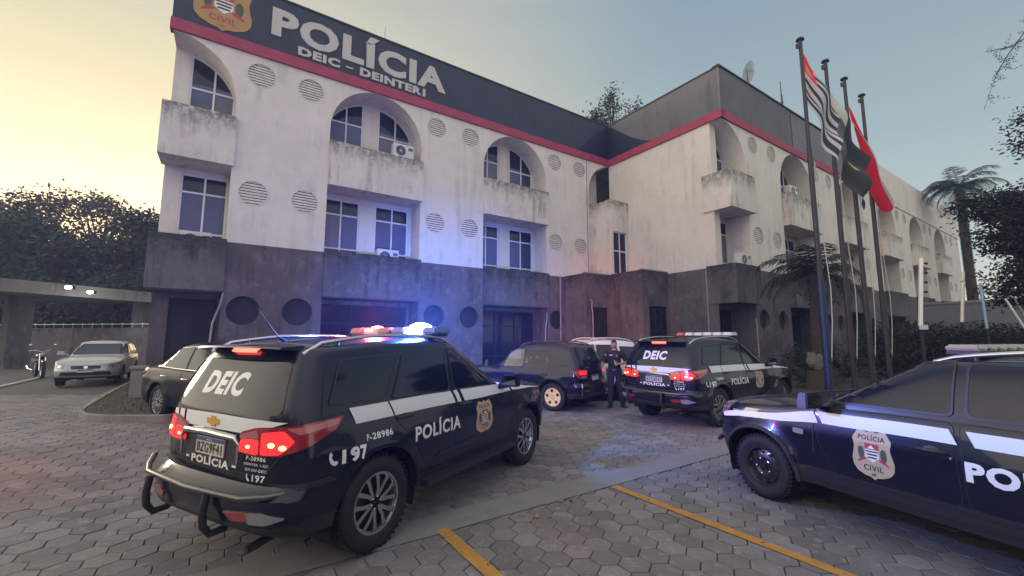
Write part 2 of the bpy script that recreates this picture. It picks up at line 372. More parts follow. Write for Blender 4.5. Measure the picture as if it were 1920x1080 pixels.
def slab(mb, mp, s0, s1, z0, z1, o0, o1, m):
    vs = [mp(s, z, o) for z in (z0, z1) for s, o in ((s0, o0), (s1, o0), (s1, o1), (s0, o1))]
    mb.add(vs, [(0, 1, 2, 3), (4, 5, 6, 7), (0, 1, 5, 4), (1, 2, 6, 5), (2, 3, 7, 6), (3, 0, 4, 7)], m)
def span(poly, ax, v):
    o = []
    for i in range(len(poly)):
        p, q = poly[i], poly[(i + 1) % len(poly)]
        if (p[ax] - v) * (q[ax] - v) <= 0 and p[ax] != q[ax]:
            t = (v - p[ax]) / (q[ax] - p[ax]); o.append(p[1 - ax] + t * (q[1 - ax] - p[1 - ax]))
    return (min(o), max(o)) if len(o) > 1 else None
def window(mp, poly, vb, hb, off, film=None, grille=False, name='window'):
    cx = sum(p[0] for p in poly) / len(poly); cz = sum(p[1] for p in poly) / len(poly)
    rx = max(p[0] for p in poly) - cx; rz = max(p[1] for p in poly) - cz
    inner = [(cx + (p[0] - cx) * (1 - .055 / rx), cz + (p[1] - cz) * (1 - .055 / rz)) for p in poly]
    f = MB(); fm = DARK if grille else FRAME
    flat(f, poly2d(poly, inner), fm, mp, off + .03, .06)
    for v in vb:
        e = span(poly, 0, v)
        if e: slab(f, mp, v - .028, v + .028, e[0] + .02, e[1] - .02, off - .03, off + .026, fm)
    for v in hb:
        e = span(poly, 1, v)
        if e: slab(f, mp, e[0] + .02, e[1] - .02, v - .03, v + .03, off - .034, off + .022, fm)
    o = bpart(f, name)
    g = MB(); zs = sorted({min(p[1] for p in poly) - .1, *( [film[0], film[1]] if film else []), max(p[1] for p in poly) + .1})
    bm = poly2d(poly)
    if film:
        for v in vb: bmesh.ops.bisect_plane(bm, geom=bm.verts[:] + bm.edges[:] + bm.faces[:], plane_co=(v, 0, 0), plane_no=(1, 0, 0), dist=1e-5)
        for z in film: bmesh.ops.bisect_plane(bm, geom=bm.verts[:] + bm.edges[:] + bm.faces[:], plane_co=(0, z, 0), plane_no=(0, 1, 0), dist=1e-5)
    bm.verts.index_update()
    for fc in bm.faces:
        z = fc.calc_center_median().y; m = (random.choice((BLIND, BLIND, BLIND2, BLIND3)) if film and film[0] < z < film[1] else GLASS)
        if grille: m = DARK if random.random() < .5 else GLASS
        g.add([mp(v.co.x, v.co.y, off - .01) for v in fc.verts], [tuple(range(len(fc.verts)))], m)
    bm.free(); p = g.build('pane', o)
    return o
def vent(mp, s, z, off=0, r=.43, m=None, tilt=True):
    mb = MB(); c = ell(s, z, r, r, 24)
    flat(mb, poly2d(ell(s, z, r, r, 24), ell(s, z, r - .03, r - .03, 24)), VENT, mp, off + .012)
    flat(mb, poly2d(c), DARK, mp, off - .10)
    n = 9
    for i in range(n):
        y = z - r + (i + .5) * 2 * r / n; h = math.sqrt(max(r * r - (y - z) ** 2, 0)) - .02
        if h < .06: continue
        q = [mp(s + sx * h, y + dy, off + o) for dy, o in ((-.040, -.012), (.034, -.03), (.034, -.05), (-.040, -.03)) for sx in (-1, 1)]
        mb.add(q, [(0, 1, 3, 2), (2, 3, 5, 4), (4, 5, 7, 6), (6, 7, 1, 0)], VENT)
    return bpart(mb, 'vent')
ZG, ZT = 4.78, 11.36
def facade(mp, s0, s1, bays, vents, basev, lowbays, back=1.0, box_off=.15, boxes=None, detail=None):
    up = MB(); outer, notch = notched(s0, s1, ZG, ZT, bays)
    holes = [ell(s, z, .43, .43, 24) for s, z in vents]
    flat(up, poly2d(outer, *holes), WHITE, mp, 0)
    for h in holes: extrude_path(up, h, mp, WHITE, 0, -.11, True)
    for nn in notch: extrude_path(up, nn, mp, WHITE, 0, -back)
    bpart(up, 'upper_wall')
    for s, z in vents: vent(mp, s, z)
    lo = MB(); outer, notch = notched(s0, s1, -.4, ZG, lowbays, 3.16)
    holes = [ell(s, z, .46, .46, 24) for s, z in basev]
    flat(lo, poly2d(outer, *holes), GREY, mp, 0.03)
    lo.add([mp(s0, ZG, .03), mp(s1, ZG, .03), mp(s1, ZG, -.1), mp(s0, ZG, -.1)], [(0, 1, 2, 3)], GREY)
    for h in holes: extrude_path(lo, h, mp, GREY, .03, -.18, True)
    for nn in notch: extrude_path(lo, nn, mp, GREY, .03, -back)
    bpart(lo, 'ground_floor_wall')
    for s, z in basev:
        g = MB(); flat(g, poly2d(ell(s, z, .47, .47, 24)), DARK, mp, -.14); bpart(g, 'round_window')
    for i, (c, a, k) in enumerate(bays):
        l, r = (c - a if k != 'right' else c), (c + a if k != 'left' else c)
        wins = []
        if k in ('full',): wins = [(c - a + .06, c - .37), (c + .24, c + a - .14)]
        elif k == 'right': wins = [(c + .44, c + a - .06)]
        else: wins = [(c - a + .06, c - .75)]
        hl = []
        for x0, x1 in wins:
            # upper, arched heads following the vault
            top = lambda s: min(9.5 + 1.80 * math.sqrt(max(0, 1 - ((s - c) / (a + .03)) ** 2)) - .02, 11.28)
            n = 12; pts = [(x0, 8.98), (x1, 8.98)] + [(x1 + (x0 - x1) * j / n, top(x1 + (x0 - x1) * j / n)) for j in range(n + 1)]
            hl.append(('u', pts, x0, x1)); hl.append(('m', rect(x0, x1, 4.9, 7.1), x0, x1))
        bw = MB(); flat(bw, poly2d(rect(l - (0 if k == 'right' else .02), r + .02, ZG - .1, 11.36), *[h[1] for h in hl]), WHITE, mp, -back)
        for h in hl: extrude_path(bw, h[1], mp, WHITE, -back, -back - .12, True)
        bpart(bw, 'recess_wall')
        for kind, pts, x0, x1 in hl:
            m = (x0 + x1) / 2 + random.uniform(-.02, .02)
            if kind == 'u': window(mp, pts, [m + .04], [10.28 if (x0 + x1) / 2 < c + .3 else 10.1, ], -back - .06, (8.9, 10.28))
            else: window(mp, pts, [m], [6.5, 5.16], -back - .06, (5.16, 6.5))
        # low opening: dark, with grille frame
        lw = MB(); flat(lw, poly2d(rect(l, r + .02, -.4, 3.2), rect(l + .42 if k == 'right' else l + .15, r - .1, -.3, 3.0)), GREY, mp, -back); extrude_path(lw, rect(l + .42 if k == 'right' else l + .15, r - .1, -.3, 3.0), mp, GREY, -back, -back - .14, True); bpart(lw, 'recess_wall')
        gx0, gx1 = (l + .42 if k == 'right' else l + .15), r - .1; q = (gx1 - gx0)
        window(mp, rect(gx0, gx1, -.3, 3.0), [gx0 + q * j / (3 if q > 2 else 2) for j in range(1, 3 if q > 2 else 2)], [2.3, .9], -back - .08, grille=True, name='grille_door')
        # balcony parapets
        pb = MB(); slab(pb, mp, l - (.08 if k == 'right' else 0), r + (.05 if k != 'left' else 0), 7.26, 8.93, box_off, -back + .01, PARA); bpart(pb, 'balcony_parapet')
        pg = MB(); slab(pg, mp, l - (.08 if k == 'right' else 0), r + (.04 if k != 'left' else 0), 3.2, 4.85, box_off - .01, -back + .005, GREYD); bpart(pg, 'grey_parapet')
        # round vents on the side of each recess
        if k != 'left':
            for z in (10.1, 6.2):
                q = r if k != 'left' else r
                f = lambda u, v, o=0, q=q: mp(q - .004 - o, v, u)
                vent(f, -.52, z, 0, .36)
BAYA = [(-19.33, 1.78, 'right'), (-12.87, 1.775, 'full'), (-6.33, 1.80, 'full')]
# keep the 1st-floor side walls straight: the springing height is 9.5 and the parapet hides the change
facade(PA, -19.33, -1.62, BAYA, [(s, z) for s in (-16.9, -15.35, -10.44, -8.82, -3.96, -2.27) for z in (10.66, 6.5)],
       [(s, 2.62) for s in (-16.95, -15.39, -10.4, -8.8, -3.95)], BAYA)
ib = MB()    # inner corner: half arch, stair volume and stepped grey porch
flat(ib, poly2d([(-1.62, ZG), (-1.62, 9.5)] + arc(.17, 1.79, 'left')[1:-3] + [(0, 11.36), (-1.62 - .0, 11.36)][:1] + [(-1.62, 11.36)]), WHITE, PA, 0) if False else None
pts = [(-1.62, 11.36), (-1.62, 9.5)] + [p for p in arc(.17, 1.79, 'left') if p[0] < -.02] + [(0, 11.34), (0, 11.36)]
flat(ib, poly2d(pts), WHITE, PA, 0); extrude_path(ib, pts[1:-1], PA, WHITE, 0, -1.0)
flat(ib, poly2d(rect(-1.62, 0, 8.9, 11.36), [(-1.56, 9.0), (-.85, 9.0), (-.85, 11.1), (-1.0, 10.95), (-1.2, 10.68), (-1.4, 10.25), (-1.56, 9.6)]), WHITE, PA, -1.0)
bpart(ib, 'corner_wall')
window(PA, [(-1.56, 9.0), (-.85, 9.0), (-.85, 11.1), (-1.0, 10.95), (-1.2, 10.68), (-1.4, 10.25), (-1.56, 9.6)], [], [10.3], -1.04, (8.9, 9.1))
sv = MB(); flat(sv, poly2d(rect(-1.36, 0, 4.6, 8.86), rect(-1.2, -.16, 4.75, 7.2)), PARA, PA, 1.3); extrude_path(sv, rect(-1.2, -.16, 4.75, 7.2), PA, PARA, 1.3, 1.15, True)
sv.add([PA(-1.36, 4.6, 1.3), PA(-1.36, 8.86, 1.3), PA(-1.36, 8.86, -.99), PA(-1.36, 4.6, -.99)], [(0, 1, 2, 3)], PARA)
sv.add([PA(-1.62, 8.9, -.01), PA(-1.62, 4.6, -.01), PA(-1.36, 4.6, -.01), PA(-1.36, 8.9, -.01)], [(0, 1, 2, 3)], PARA)
sv.add([PA(-1.36, 8.86, 1.3), PA(0, 8.86, 1.3), PA(0, 8.86, -1), PA(-1.36, 8.86, -1)], [(0, 1, 2, 3)], PARA)
sv.add([PA(-1.62, 8.86, 0), PA(-1.36, 8.86, 0), PA(-1.36, 8.86, -1), PA(-1.62, 8.86, -1)], [(0, 1, 2, 3)], PARA); bpart(sv, 'stair_volume')
window(PA, rect(-1.2, -.16, 4.75, 7.2), [-.68], [6.2, 5.0], 1.2)
def porch(s0, s1, off, x0, x1, z1=4.8):
    m = MB(); w = rect(x0, x1, .9, 3.2)
    flat(m, poly2d(rect(s0, s1, -.4, z1), w), GREYD, PA, off); extrude_path(m, w, PA, GREYD, off, off - .15, True)
    m.add([PA(s0, -.4, off), PA(s0, z1, off), PA(s0, z1, 0), PA(s0, -.4, 0)], [(0, 1, 2, 3)], GREYD)
    m.add([PA(s0, z1, off), PA(s1, z1, off), PA(s1, z1, 0), PA(s0, z1, 0)], [(0, 1, 2, 3)], GREYD)
    slab(m, PA, s0 - .03, s1 + .03, z1, z1 + .05, off + .03, off - .12, CONC)
    bpart(m, 'porch_wall'); window(PA, w, [x0 + (x1 - x0) * .38, x0 + (x1 - x0) * .72], [2.1], off - .1, grille=True)
porch(-3.45, -1.9, 1.5, -3.05, -1.95); porch(-1.9, 0, 3.55, -1.45, -.12, 4.83)
bwl = MB(); flat(bwl, poly2d(rect(0, 6.02, ZG, ZT)), WHITE, PB, 0)
bwl.add([PB(6.02, ZG, 0), PB(6.02, ZT, 0), PB(6.02, ZT, -.45), PB(6.02, ZG, -.45)], [(0, 1, 2, 3)], WHITE)
bwl.add([PB(0, ZT, 0), PB(6.55, ZT, 0), PB(6.55, ZT, -3), PB(0, ZT, -3)], [(0, 1, 2, 3)], WHITE); bpart(bwl, 'upper_wall')
bg_ = MB(); flat(bg_, poly2d(rect(0, 6.02, -.4, ZG)), GREY, PB, .03); bpart(bg_, 'ground_floor_wall')
PERC = 6.95
BAYC = [(0.0, 1.9, 'right')] + [(7.05 + PERC * i, 1.85, 'full') for i in range(5)]
vc = [(2.62, 4.40)] + [(9.42 + PERC * i, 11.2 + PERC * i) for i in range(5)]
facade(PC, 0, 42, BAYC, [(s, z) for p in vc for s in p for z in (10.75, 6.4)], [(s, 2.55) for p in vc[:4] for s in p], BAYC, box_off=.32)
# fascia and red band with their folds
def fasc(name, mp, u0, u1, z0, z1, off, m, th=.25):
    f = MB(); slab(f, mp, u0, u1, z0, z1, off, off - th, m); return bpart(f, name)
fasc('fascia', PA, -19.38, -.06, 11.70, 13.66, .06, FASC); fasc('red_band', PA, -19.41, -.085, 11.32, 11.70, .085, RED, .3)
fasc('fascia', PB, -.30, 6.61, 11.70, 13.66, .06, FASG); fasc('red_band', PB, -.30, 6.64, 11.32, 11.70, .085, RED, .3)
fasc('fascia', PC, -.055, 6.75, 11.70, 13.70, .056, FASG); fasc('red_band', PC, -.08, 14.6, 11.32, 11.70, .083, RED, .3)
fasc('fascia', PC, 6.76, 15.4, 11.70, 13.68, .05, FASL); fasc('fascia', PC, 15.41, 42.05, 11.37, 13.95, .06, WHITE)
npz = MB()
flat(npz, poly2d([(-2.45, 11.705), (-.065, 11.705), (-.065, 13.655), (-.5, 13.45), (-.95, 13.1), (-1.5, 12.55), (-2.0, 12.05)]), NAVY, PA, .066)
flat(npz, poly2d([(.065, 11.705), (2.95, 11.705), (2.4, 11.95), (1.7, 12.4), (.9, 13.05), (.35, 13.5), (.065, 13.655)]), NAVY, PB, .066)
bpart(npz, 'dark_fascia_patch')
cap = MB(); slab(cap, PA, -19.42, -.1, 13.66, 13.72, .10, -.2, BLACKP); slab(cap, PB, .1, 6.68, 13.66, 13.72, .10, -.2, BLACKP); slab(cap, PC, -.12, 15.4, 13.705, 13.76, .12, -.2, BLACKP)
slab(cap, PC, -.07, -.03, 11.71, 13.7, .065, .0, FASL); slab(cap, PC, 6.74, 6.78, 11.71, 13.7, .075, 0, BLACKP); bpart(cap, 'roof_edge_trim')
rf = MB(); slab(rf, PA, -19.33, 0, 13.2, 13.3, -.2, -12, CONC); slab(rf, PC, 0, 42, 13.2, 13.3, -.2, -18.4, CONC); bpart(rf, 'roof')
ew = MB(); ew.add([PA(-19.33, ZG, -1), PA(-19.33, 13.3, -1), PA(-19.33, 13.3, -12), PA(-19.33, ZG, -12)], [(0, 1, 2, 3)], WHITE)
ew.add([PA(-19.33, -.4, -1), PA(-19.33, ZG, -1), PA(-19.33, ZG, -12), PA(-19.33, -.4, -12)], [(0, 1, 2, 3)], GREY)
ew.add([PA(-19.33, 11.4, .0), PA(-19.33, 13.3, .0), PA(-19.33, 13.3, -12), PA(-19.33, 11.4, -12)], [(0, 1, 2, 3)], FASC)
ew.add([PC(42, -.4, 0), PC(42, 13.9, 0), PC(42, 13.9, -18), PC(42, -.4, -18)], [(0, 1, 2, 3)], WHITE)
ew.add([PA(-19.33, -.4, -12), PA(-19.33, 13.3, -12), PA(0, 13.3, -12), PA(0, -.4, -12)], [(0, 1, 2, 3)], WHITE)
bpart(ew, 'end_wall')
# soffits above arches of the open corners, ceilings of the recesses
for mp, bays in ((PA, BAYA), (PC, BAYC)):
    for c, a, k in bays:
        l, r = (c - a if k != 'right' else c), c + a
        so_ = MB(); slab(so_, mp, l, r, 11.355, 11.375, -.02, -1.0, WHITE); bpart(so_, 'recess_soffit')
        so_ = MB(); slab(so_, mp, l, r, 3.0, 3.17, -.9, -.98, GREY); bpart(so_, 'door_lintel')
PIPEM = mat('old_pipe', (.30, .285, .27), .6, noise=.4, nscale=4)
for (mp, u, z0, z1, off, r) in ((PA, -3.75, 0, 4.8, .08, .04), (PB, 5.55, 0, 4.7, .08, .035), (PA, -1.75, 4.8, 11.3, .02, .012)):
    t = MB(); t.tube([mp(u, z0, off), mp(u, z1, off)], r, PIPEM if r > .02 else GREY, 8); bpart(t, 'drain_pipe', smooth=60)
for pl in ([PA(-17.75, 1.5, .1), PA(-17.72, 2.2, .1), PA(-17.55, 2.8, .08), PA(-17.5, 3.15, .05)],
           [PA(-4.75, 1.2, .1), PA(-4.72, 2.2, .1), PA(-4.62, 2.7, .1), PA(-4.6, 2.95, .06)],
           [PA(-3.1, 1.1, 1.62), PA(-3.1, 2.9, 1.62), PA(-3.14, 3.2, 1.6), PA(-3.1, 3.45, 1.6), PA(-3.2, 3.55, 1.55)],
           [PC(1.75, .9, .1), PC(1.75, 2.3, .1), PC(1.8, 2.6, .05)]):
    t = MB(); t.tube(pl, .032, PIPEM, 8); bpart(t, 'drain_hose', smooth=60)
# name lettering and badge on the fascia
for s_, (u0, u1, v0, v1), bold in (('POLÍCIA', (-16.72, -10.12, 12.22, 13.52), .045), ('DEIC', (-15.86, -14.44, 11.80, 12.13), .05), ('-', (-14.22, -13.97, 11.93, 11.985), .05), ('DEINTER1', (-13.71, -11.04, 11.80, 12.13), .05)):
    # the accent makes the first word taller: its letters run 12.22 - 13.2
    t = MB(); flat(t, text2d(s_, u0, u1, v0, v1, bold), LETTER, PA, .11, .05); bpart(t, 'sign_lettering')
bd = MB(); badge(bd, lambda u, v, o=0: PA(u, v, .075 + o), -18.1, 12.72, 1.72, 1.86, TANB, True, e=.006); bpart(bd, 'badge')
# ------------------------------------------------------------------ air conditioners, antennas
def ac(loc, rz, label):
    r = empty('air_conditioner', loc, rz, label, 'air conditioner', 'outdoor air conditioner units on the balconies')
    b = MB(); b.box((0, 0, .3), (.84, .32, .58), PLASTIC); b.build('casing', r, bevel=.012)
    f = MB(); f.lathe([(.235, -.165), (.235, -.175), (.21, -.18), (.20, -.165)], PLASTIC, 24, c=(-.12, 0, .3)); f.build('fan_ring', r)
    f = MB(); f.lathe([(.0, -.166), (.205, -.166)], DARK, 24, c=(-.12, 0, .3))
    for k in range(7):
        t = k * math.pi / 7; f.tube([(-.12 - .2 * math.cos(t), -.172, .3 - .2 * math.sin(t)), (-.12 + .2 * math.cos(t), -.172, .3 + .2 * math.sin(t))], .004, FRAME, 4)
    f.build('fan_grille', r)
    f = MB(); f.box((.28, -.164, .42), (.18, .008, .12), BLIND); f.build('label_panel', r)
    f = MB(); f.box((-.3, 0, 0), (.05, .34, .03), BLACKP); f.box((.3, 0, 0), (.05, .34, .03), BLACKP); f.build('feet', r)
ac(PA(-18.35, 4.50, -.55), a_, 'white air conditioner unit on the grey parapet at the far left corner window')
ac(PA(-11.85, 8.95, -.18), a_, 'white air conditioner unit on the top balcony under the end of the lettering')
ac(PA(-12.3, 4.58, -.3), a_, 'white air conditioner unit showing only its top behind the grey parapet')
ac(PC(1.45, 4.87, -.2), a_, 'white air conditioner unit on the grey parapet of the projecting corner')
ac(PC(6.5, 8.95, -.1), a_, 'white air conditioner unit on the top balcony beside the first flagpole')
DISHM = mat('antenna_metal', (.22, .22, .23), .4, .4)
an = empty('grid_antenna', tuple(PC(5.75, 13.9, -1.5)), a_, 'white grid dish antenna on a thin mast above the roof corner', 'antenna')
m = MB(); m.tube([(0, 0, 0), (0, 0, 2.7)], .03, POLEM); m.tube([(0, 0, .6), (-.35, .2, 0)], .012, POLEM, 5); m.tube([(0, 0, 1.2), (.3, .3, 0)], .012, POLEM, 5); m.build('mast', an)
m = MB()
for i in range(-7, 8):
    x = i * .055; h = .62 * math.sqrt(1 - (i / 8) ** 2)
    m.tube([(.12 + x * .5 + .35 * ((t / 6 - .5) ** 2) * 1.2 , x, 2.5 + (t / 6 - .5) * 2 * h + .1) for t in range(7)], .013, DISHM, 4)
for j in range(-3, 4):
    z = j * .17; m.tube([(.12 + x * .5 * .055 + .09 * (j / 3) ** 2, x * .055, 2.6 + z) for x in range(-7 + abs(j), 8 - abs(j))], .013, DISHM, 4)
m.build('dish', an)
m = MB(); m.tube([(.1, 0, 2.6), (.62, -.05, 2.85)], .024, DISHM, 6); m.box((.66, -.06, 2.87), (.06, .06, .14), FRAME); m.build('feed_arm', an)
for i, (s_, h, lb) in enumerate(((9.0, 3.6, 'thin whip antenna mast right of the dish antenna on the roof'), (12.1, 1.5, 'short stub mast on the roof between the first two flagpoles'))):
    q = empty('roof_mast', tuple(PC(s_, 13.3, -1.2)), 0, lb, 'antenna', 'small antenna masts on the roof')
    m = MB(); m.tube([(0, 0, 0), (0, 0, h * .7), (0, 0, h)], [.045, .035, .018], POLEM, 6); m.build('mast', q)
    m = MB(); m.tube([(-.12, 0, h * .62), (.12, 0, h * .62)], .02, POLEM, 6); m.tube([(.05, 0, h * .5), (.05, 0, h * .75)], .02, POLEM, 6); m.build('bracket', q)
q = empty('roof_mast', tuple(PA(-12.7, 13.66, -.3)), 0, 'hair-thin whip antenna on the navy roof edge above the lettering', 'antenna', 'small antenna masts on the roof')
m = MB(); m.tube([(0, 0, 0), (0, 0, .9)], [.012, .006], POLEM, 5); m.build('mast', q); m = MB(); m.box((0, 0, .04), (.1, .1, .08), POLEM); m.build('bracket', q)
# ------------------------------------------------------------------ ground
def pnt(x, y, z=0):            # where a sight line of the surveyed view meets height z
    X = (x - 960) / 795; Y = (540 - y) / 795; c, s = math.cos(PITCH), math.sin(PITCH)
    d = Vector((X, c - s * Y, s + c * Y)); t = (z - CAMH) / d.z; return Vector((d.x * t, d.y * t, z))
def pY(x, y, Yd):
    X = (x - 960) / 795; Y = (540 - y) / 795; c, s = math.cos(PITCH), math.sin(PITCH)
    d = Vector((X, c - s * Y, s + c * Y)); t = Yd / d.y; return Vector((d.x * t, Yd, CAMH + d.z * t))
JOINT = mat('joint_sand', (.10, .094, .09), .95, noise=.4, nscale=6)
def paver_mat():
    m = bpy.data.materials.new('concrete_paver'); m.use_nodes = True; t = m.node_tree; b = t.nodes['Principled BSDF']; L = t.links.new
    b.inputs['Roughness'].default_value = .8; b.inputs['Specular IOR Level'].default_value = .35
    at = t.nodes.new('ShaderNodeAttribute'); at.attribute_name = 'shade'
    g = t.nodes.new('ShaderNodeNewGeometry')
    def nz(sc, a, c, det=7):
        n = t.nodes.new('ShaderNodeTexNoise'); n.inputs['Scale'].default_value = sc; n.inputs['Detail'].default_value = det; n.inputs['Roughness'].default_value = .65; L(g.outputs['Position'], n.inputs['Vector'])
        r = t.nodes.new('ShaderNodeMapRange'); r.inputs['From Min'].default_value = a; r.inputs['From Max'].default_value = c; L(n.outputs[0], r.inputs[0]); return r.outputs[0]
    def mix(f, a, c):
        x = t.nodes.new('ShaderNodeMix'); x.data_type = 'RGBA'; L(f, x.inputs['Factor'])
        for s_, i in ((a, 6), (c, 7)):
            if isinstance(s_, tuple): x.inputs[i].default_value = (*s_, 1)
            else: L(s_, x.inputs[i])
        return x.outputs[2]
    c = mix(at.outputs['Fac'], (.135, .126, .128), (.225, .21, .208))
    c = mix(nz(.35, .5, .68, 3), c, (.235, .175, .16))
    c = mix(nz(1.3, .50, .72), c, (.12, .11, .105))
    c = mix(nz(9, .55, .8), c, (.36, .33, .30))
    c = mix(nz(60, .5, .85), c, (.10, .094, .09))
    L(c, b.inputs['Base Color'])
    bp = t.nodes.new('ShaderNodeBump'); bp.inputs['Strength'].default_value = .5; bp.inputs['Distance'].default_value = .008; L(nz(55, 0, 1, 8), bp.inputs['Height']); L(bp.outputs[0], b.inputs['Normal'])
    MATS['concrete_paver'] = m; return m
PAVE = paver_mat()
def gz(x, y):                  # the yard climbs a little towards the left
    t = max(0, min(1, (-x - 3.6) / 3.4)); return .23 * t * t * (3 - 2 * t)
gx = [-260, -120, -60, -40, -30, -24, -18, -14] + [-12 + .5 * i for i in range(27)] + [2, 4, 8, 14, 20, 30, 50, 90, 160, 260]; gy = [-40, -10, 0, 2, 5, 8, 11, 14, 17, 20, 25, 30, 40, 60, 100, 180, 300]
gb = MB(); gb.add([(x, y, gz(x, y) - .04) for x in gx for y in gy], [(i * len(gy) + j, (i + 1) * len(gy) + j, (i + 1) * len(gy) + j + 1, i * len(gy) + j + 1) for i in range(len(gx) - 1) for j in range(len(gy) - 1)], JOINT); tag(gb.build('ground', smooth=60), kind='structure')
def hexes():
    a = .137; rot = R(3.93); ca, sa = math.cos(rot), math.sin(rot); vs = []; fs = []; sh = []
    rnd = random.Random(3); gap = .0042; bev = .005
    for i in range(-90, 90):
        for j in range(-22, 124):
            x = i * 1.5 * a; y = (j + .5 * (i % 2)) * math.sqrt(3) * a
            X = x * ca - y * sa; Y = x * sa + y * ca
            if Y < -3 or Y > 27 or abs(X) > 17: continue
            if (Vector((X, Y, 0)) - Vector(I0)).dot(-B) < .2 and Y > 12: continue
            dz = rnd.gauss(0, .0018); tx, ty = rnd.gauss(0, .007), rnd.gauss(0, .007); o = len(vs); g = rnd.random()
            for rr, z in ((a - gap, 0), (a - gap - bev, 1), (a - gap, -1)):
                for k in range(6):
                    t = math.pi / 3 * k; px, py = rr * math.cos(t), rr * math.sin(t)
                    zz = dz + tx * px + ty * py + gz(X + px * ca - py * sa, Y)
                    if z == 0: zz -= .004
                    if z == -1: zz -= .045
                    wx, wy = px * ca - py * sa, px * sa + py * ca
                    vs.append((X + wx, Y + wy, zz - .004))
            fs.append(tuple(o + 6 + k for k in range(6))); sh.append(g)
            for k in range(6):
                n = (k + 1) % 6; fs.append((o + k, o + n, o + 6 + n, o + 6 + k)); fs.append((o + 12 + k, o + 12 + n, o + n, o + k)); sh += [g * .8, g * .5]
    me = bpy.data.meshes.new('hexagonal_paving'); me.from_pydata(vs, [], fs); me.materials.append(PAVE)
    at = me.attributes.new('shade', 'FLOAT', 'FACE'); at.data.foreach_set('value', sh); me.update()
    o = bpy.data.objects.new('hexagonal_paving', me); COL.objects.link(o); return tag(o, kind='structure')
hexes()
def worn(name, base, amount):
    m = mat(name, base, .8, noise=.3, nscale=7, bump=.3, bscale=60); t = m.node_tree; b = t.nodes['Principled BSDF']; L = t.links.new
    g = t.nodes.new('ShaderNodeNewGeometry'); n = t.nodes.new('ShaderNodeTexNoise'); n.inputs['Scale'].default_value = 14; n.inputs['Detail'].default_value = 8; L(g.outputs['Position'], n.inputs['Vector'])
    r = t.nodes.new('ShaderNodeMapRange'); r.inputs['From Min'].default_value = amount; r.inputs['From Max'].default_value = amount + .05; L(n.outputs[0], r.inputs[0]); L(r.outputs[0], b.inputs['Alpha']); return m
YW = worn('worn_yellow_paint', (.50, .245, .045), .33); YVW = worn('faded_yellow_paint', (.42, .25, .10), .56)
STRIPC = plaster('concrete_strip', (.23, .22, .21), (.175, .168, .16), (.15, .145, .14), .5, .6, (.20, .19, .18))
def strip(name, p, q, wd, z, m, **k):
    p = Vector(p); q = Vector(q); n = (q - p).normalized(); s = Vector((-n.y, n.x, 0)) * wd / 2; mb = MB(); K = 40
    vs = []
    for i in range(K + 1):
        c = p + (q - p) * i / K; e = random.uniform(-.006, .006)
        c.z = gz(c.x, c.y); vs += [c + s * (1 + e * 6) + UP * z, c - s * (1 - e * 5) + UP * z]
    mb.add(vs, [(2 * i, 2 * i + 1, 2 * i + 3, 2 * i + 2) for i in range(K)], m); return tag(mb.build(name), kind='structure')
yl = pnt(1150, 912); strip('yellow_line', yl, yl - B * 4.2, .115, .006, YW)
y2 = pnt(828, 993); strip('yellow_line', y2, y2 - B * 3.4, .125, .006, YW)
sc_ = pnt(1190, 885); strip('concrete_strip', sc_ - A * 9, sc_ + A * 3.6, .42, .005, STRIPC)
for k, (x, y, s_) in enumerate(((1050, 945, 'OM'), (1000, 970, '2'), (1315, 882, 'R4'))):
    p = pnt(x, y); mb = MB(); flat(mb, text2d(s_, -.2, .2, -.11, .11, .02), YVW, lambda u, v, o=0, p=p: p + A * u + B * v + UP * (.007 + o)); tag(mb.build('worn_ground_marking'), kind='structure')
# kerb island with grass at the left
isl = [pnt(146, 770, .34), pnt(160, 779, .34), pnt(240, 780, .34), pnt(330, 779, .34), pnt(380, 740, .34), pnt(300, 705, .34), pnt(264, 702, .34), pnt(250, 712, .34), pnt(180, 744, .34)]
isl2 = [(p.x, p.y) for p in isl]
mb = MB(); inn = [(p[0] * .985 + sum(q[0] for q in isl2) / 9 * .015 * 1, p[1] * .985 + sum(q[1] for q in isl2) / 9 * .015) for p in isl2]
cx_, cy_ = sum(p[0] for p in isl2) / 9, sum(p[1] for p in isl2) / 9
inn = [(p[0] + (cx_ - p[0]) * .17 / math.hypot(cx_ - p[0], cy_ - p[1]), p[1] + (cy_ - p[1]) * .17 / math.hypot(cx_ - p[0], cy_ - p[1])) for p in isl2]
flat(mb, poly2d(rounded(isl2, .4), rounded(inn, .36)), CONC, lambda u, v, o=0: Vector((u, v, .34 + o)), 0, .16); tag(mb.build('kerb'), kind='structure')
SOIL = mat('soil', (.06, .052, .036), .95, noise=.6, nscale=5, bump=.6, bscale=14)
mb = MB(); flat(mb, poly2d(rounded(inn, .36)), SOIL, lambda u, v, o=0: Vector((u, v, .325))); tag(mb.build('lawn_soil'), kind='structure')
def inside(p, poly):
    c = False
    for i in range(len(poly)):
        a, b = poly[i], poly[i - 1]
        if (a[1] > p[1]) != (b[1] > p[1]) and p[0] < (b[0] - a[0]) * (p[1] - a[1]) / (b[1] - a[1]) + a[0]: c = not c
    return c
mb = MB(); xs = [p[0] for p in inn]; ys = [p[1] for p in inn]; rnd = random.Random(5); vs = []; fs = []
for _ in range(9000):
    x = rnd.uniform(min(xs), max(xs)); y = rnd.uniform(min(ys), max(ys))
    if inside((x, y), inn):
        t = rnd.uniform(0, 6.28); h = rnd.uniform(.03, .09); d = Vector((math.cos(t), math.sin(t), 0)); l = d * rnd.uniform(.0, .05); o = len(vs)
        p = Vector((x, y, .32)); q = Vector((-d.y, d.x, 0)) * .006; vs += [p - q, p + q, p + l + UP * h]; fs.append((o, o + 1, o + 2))
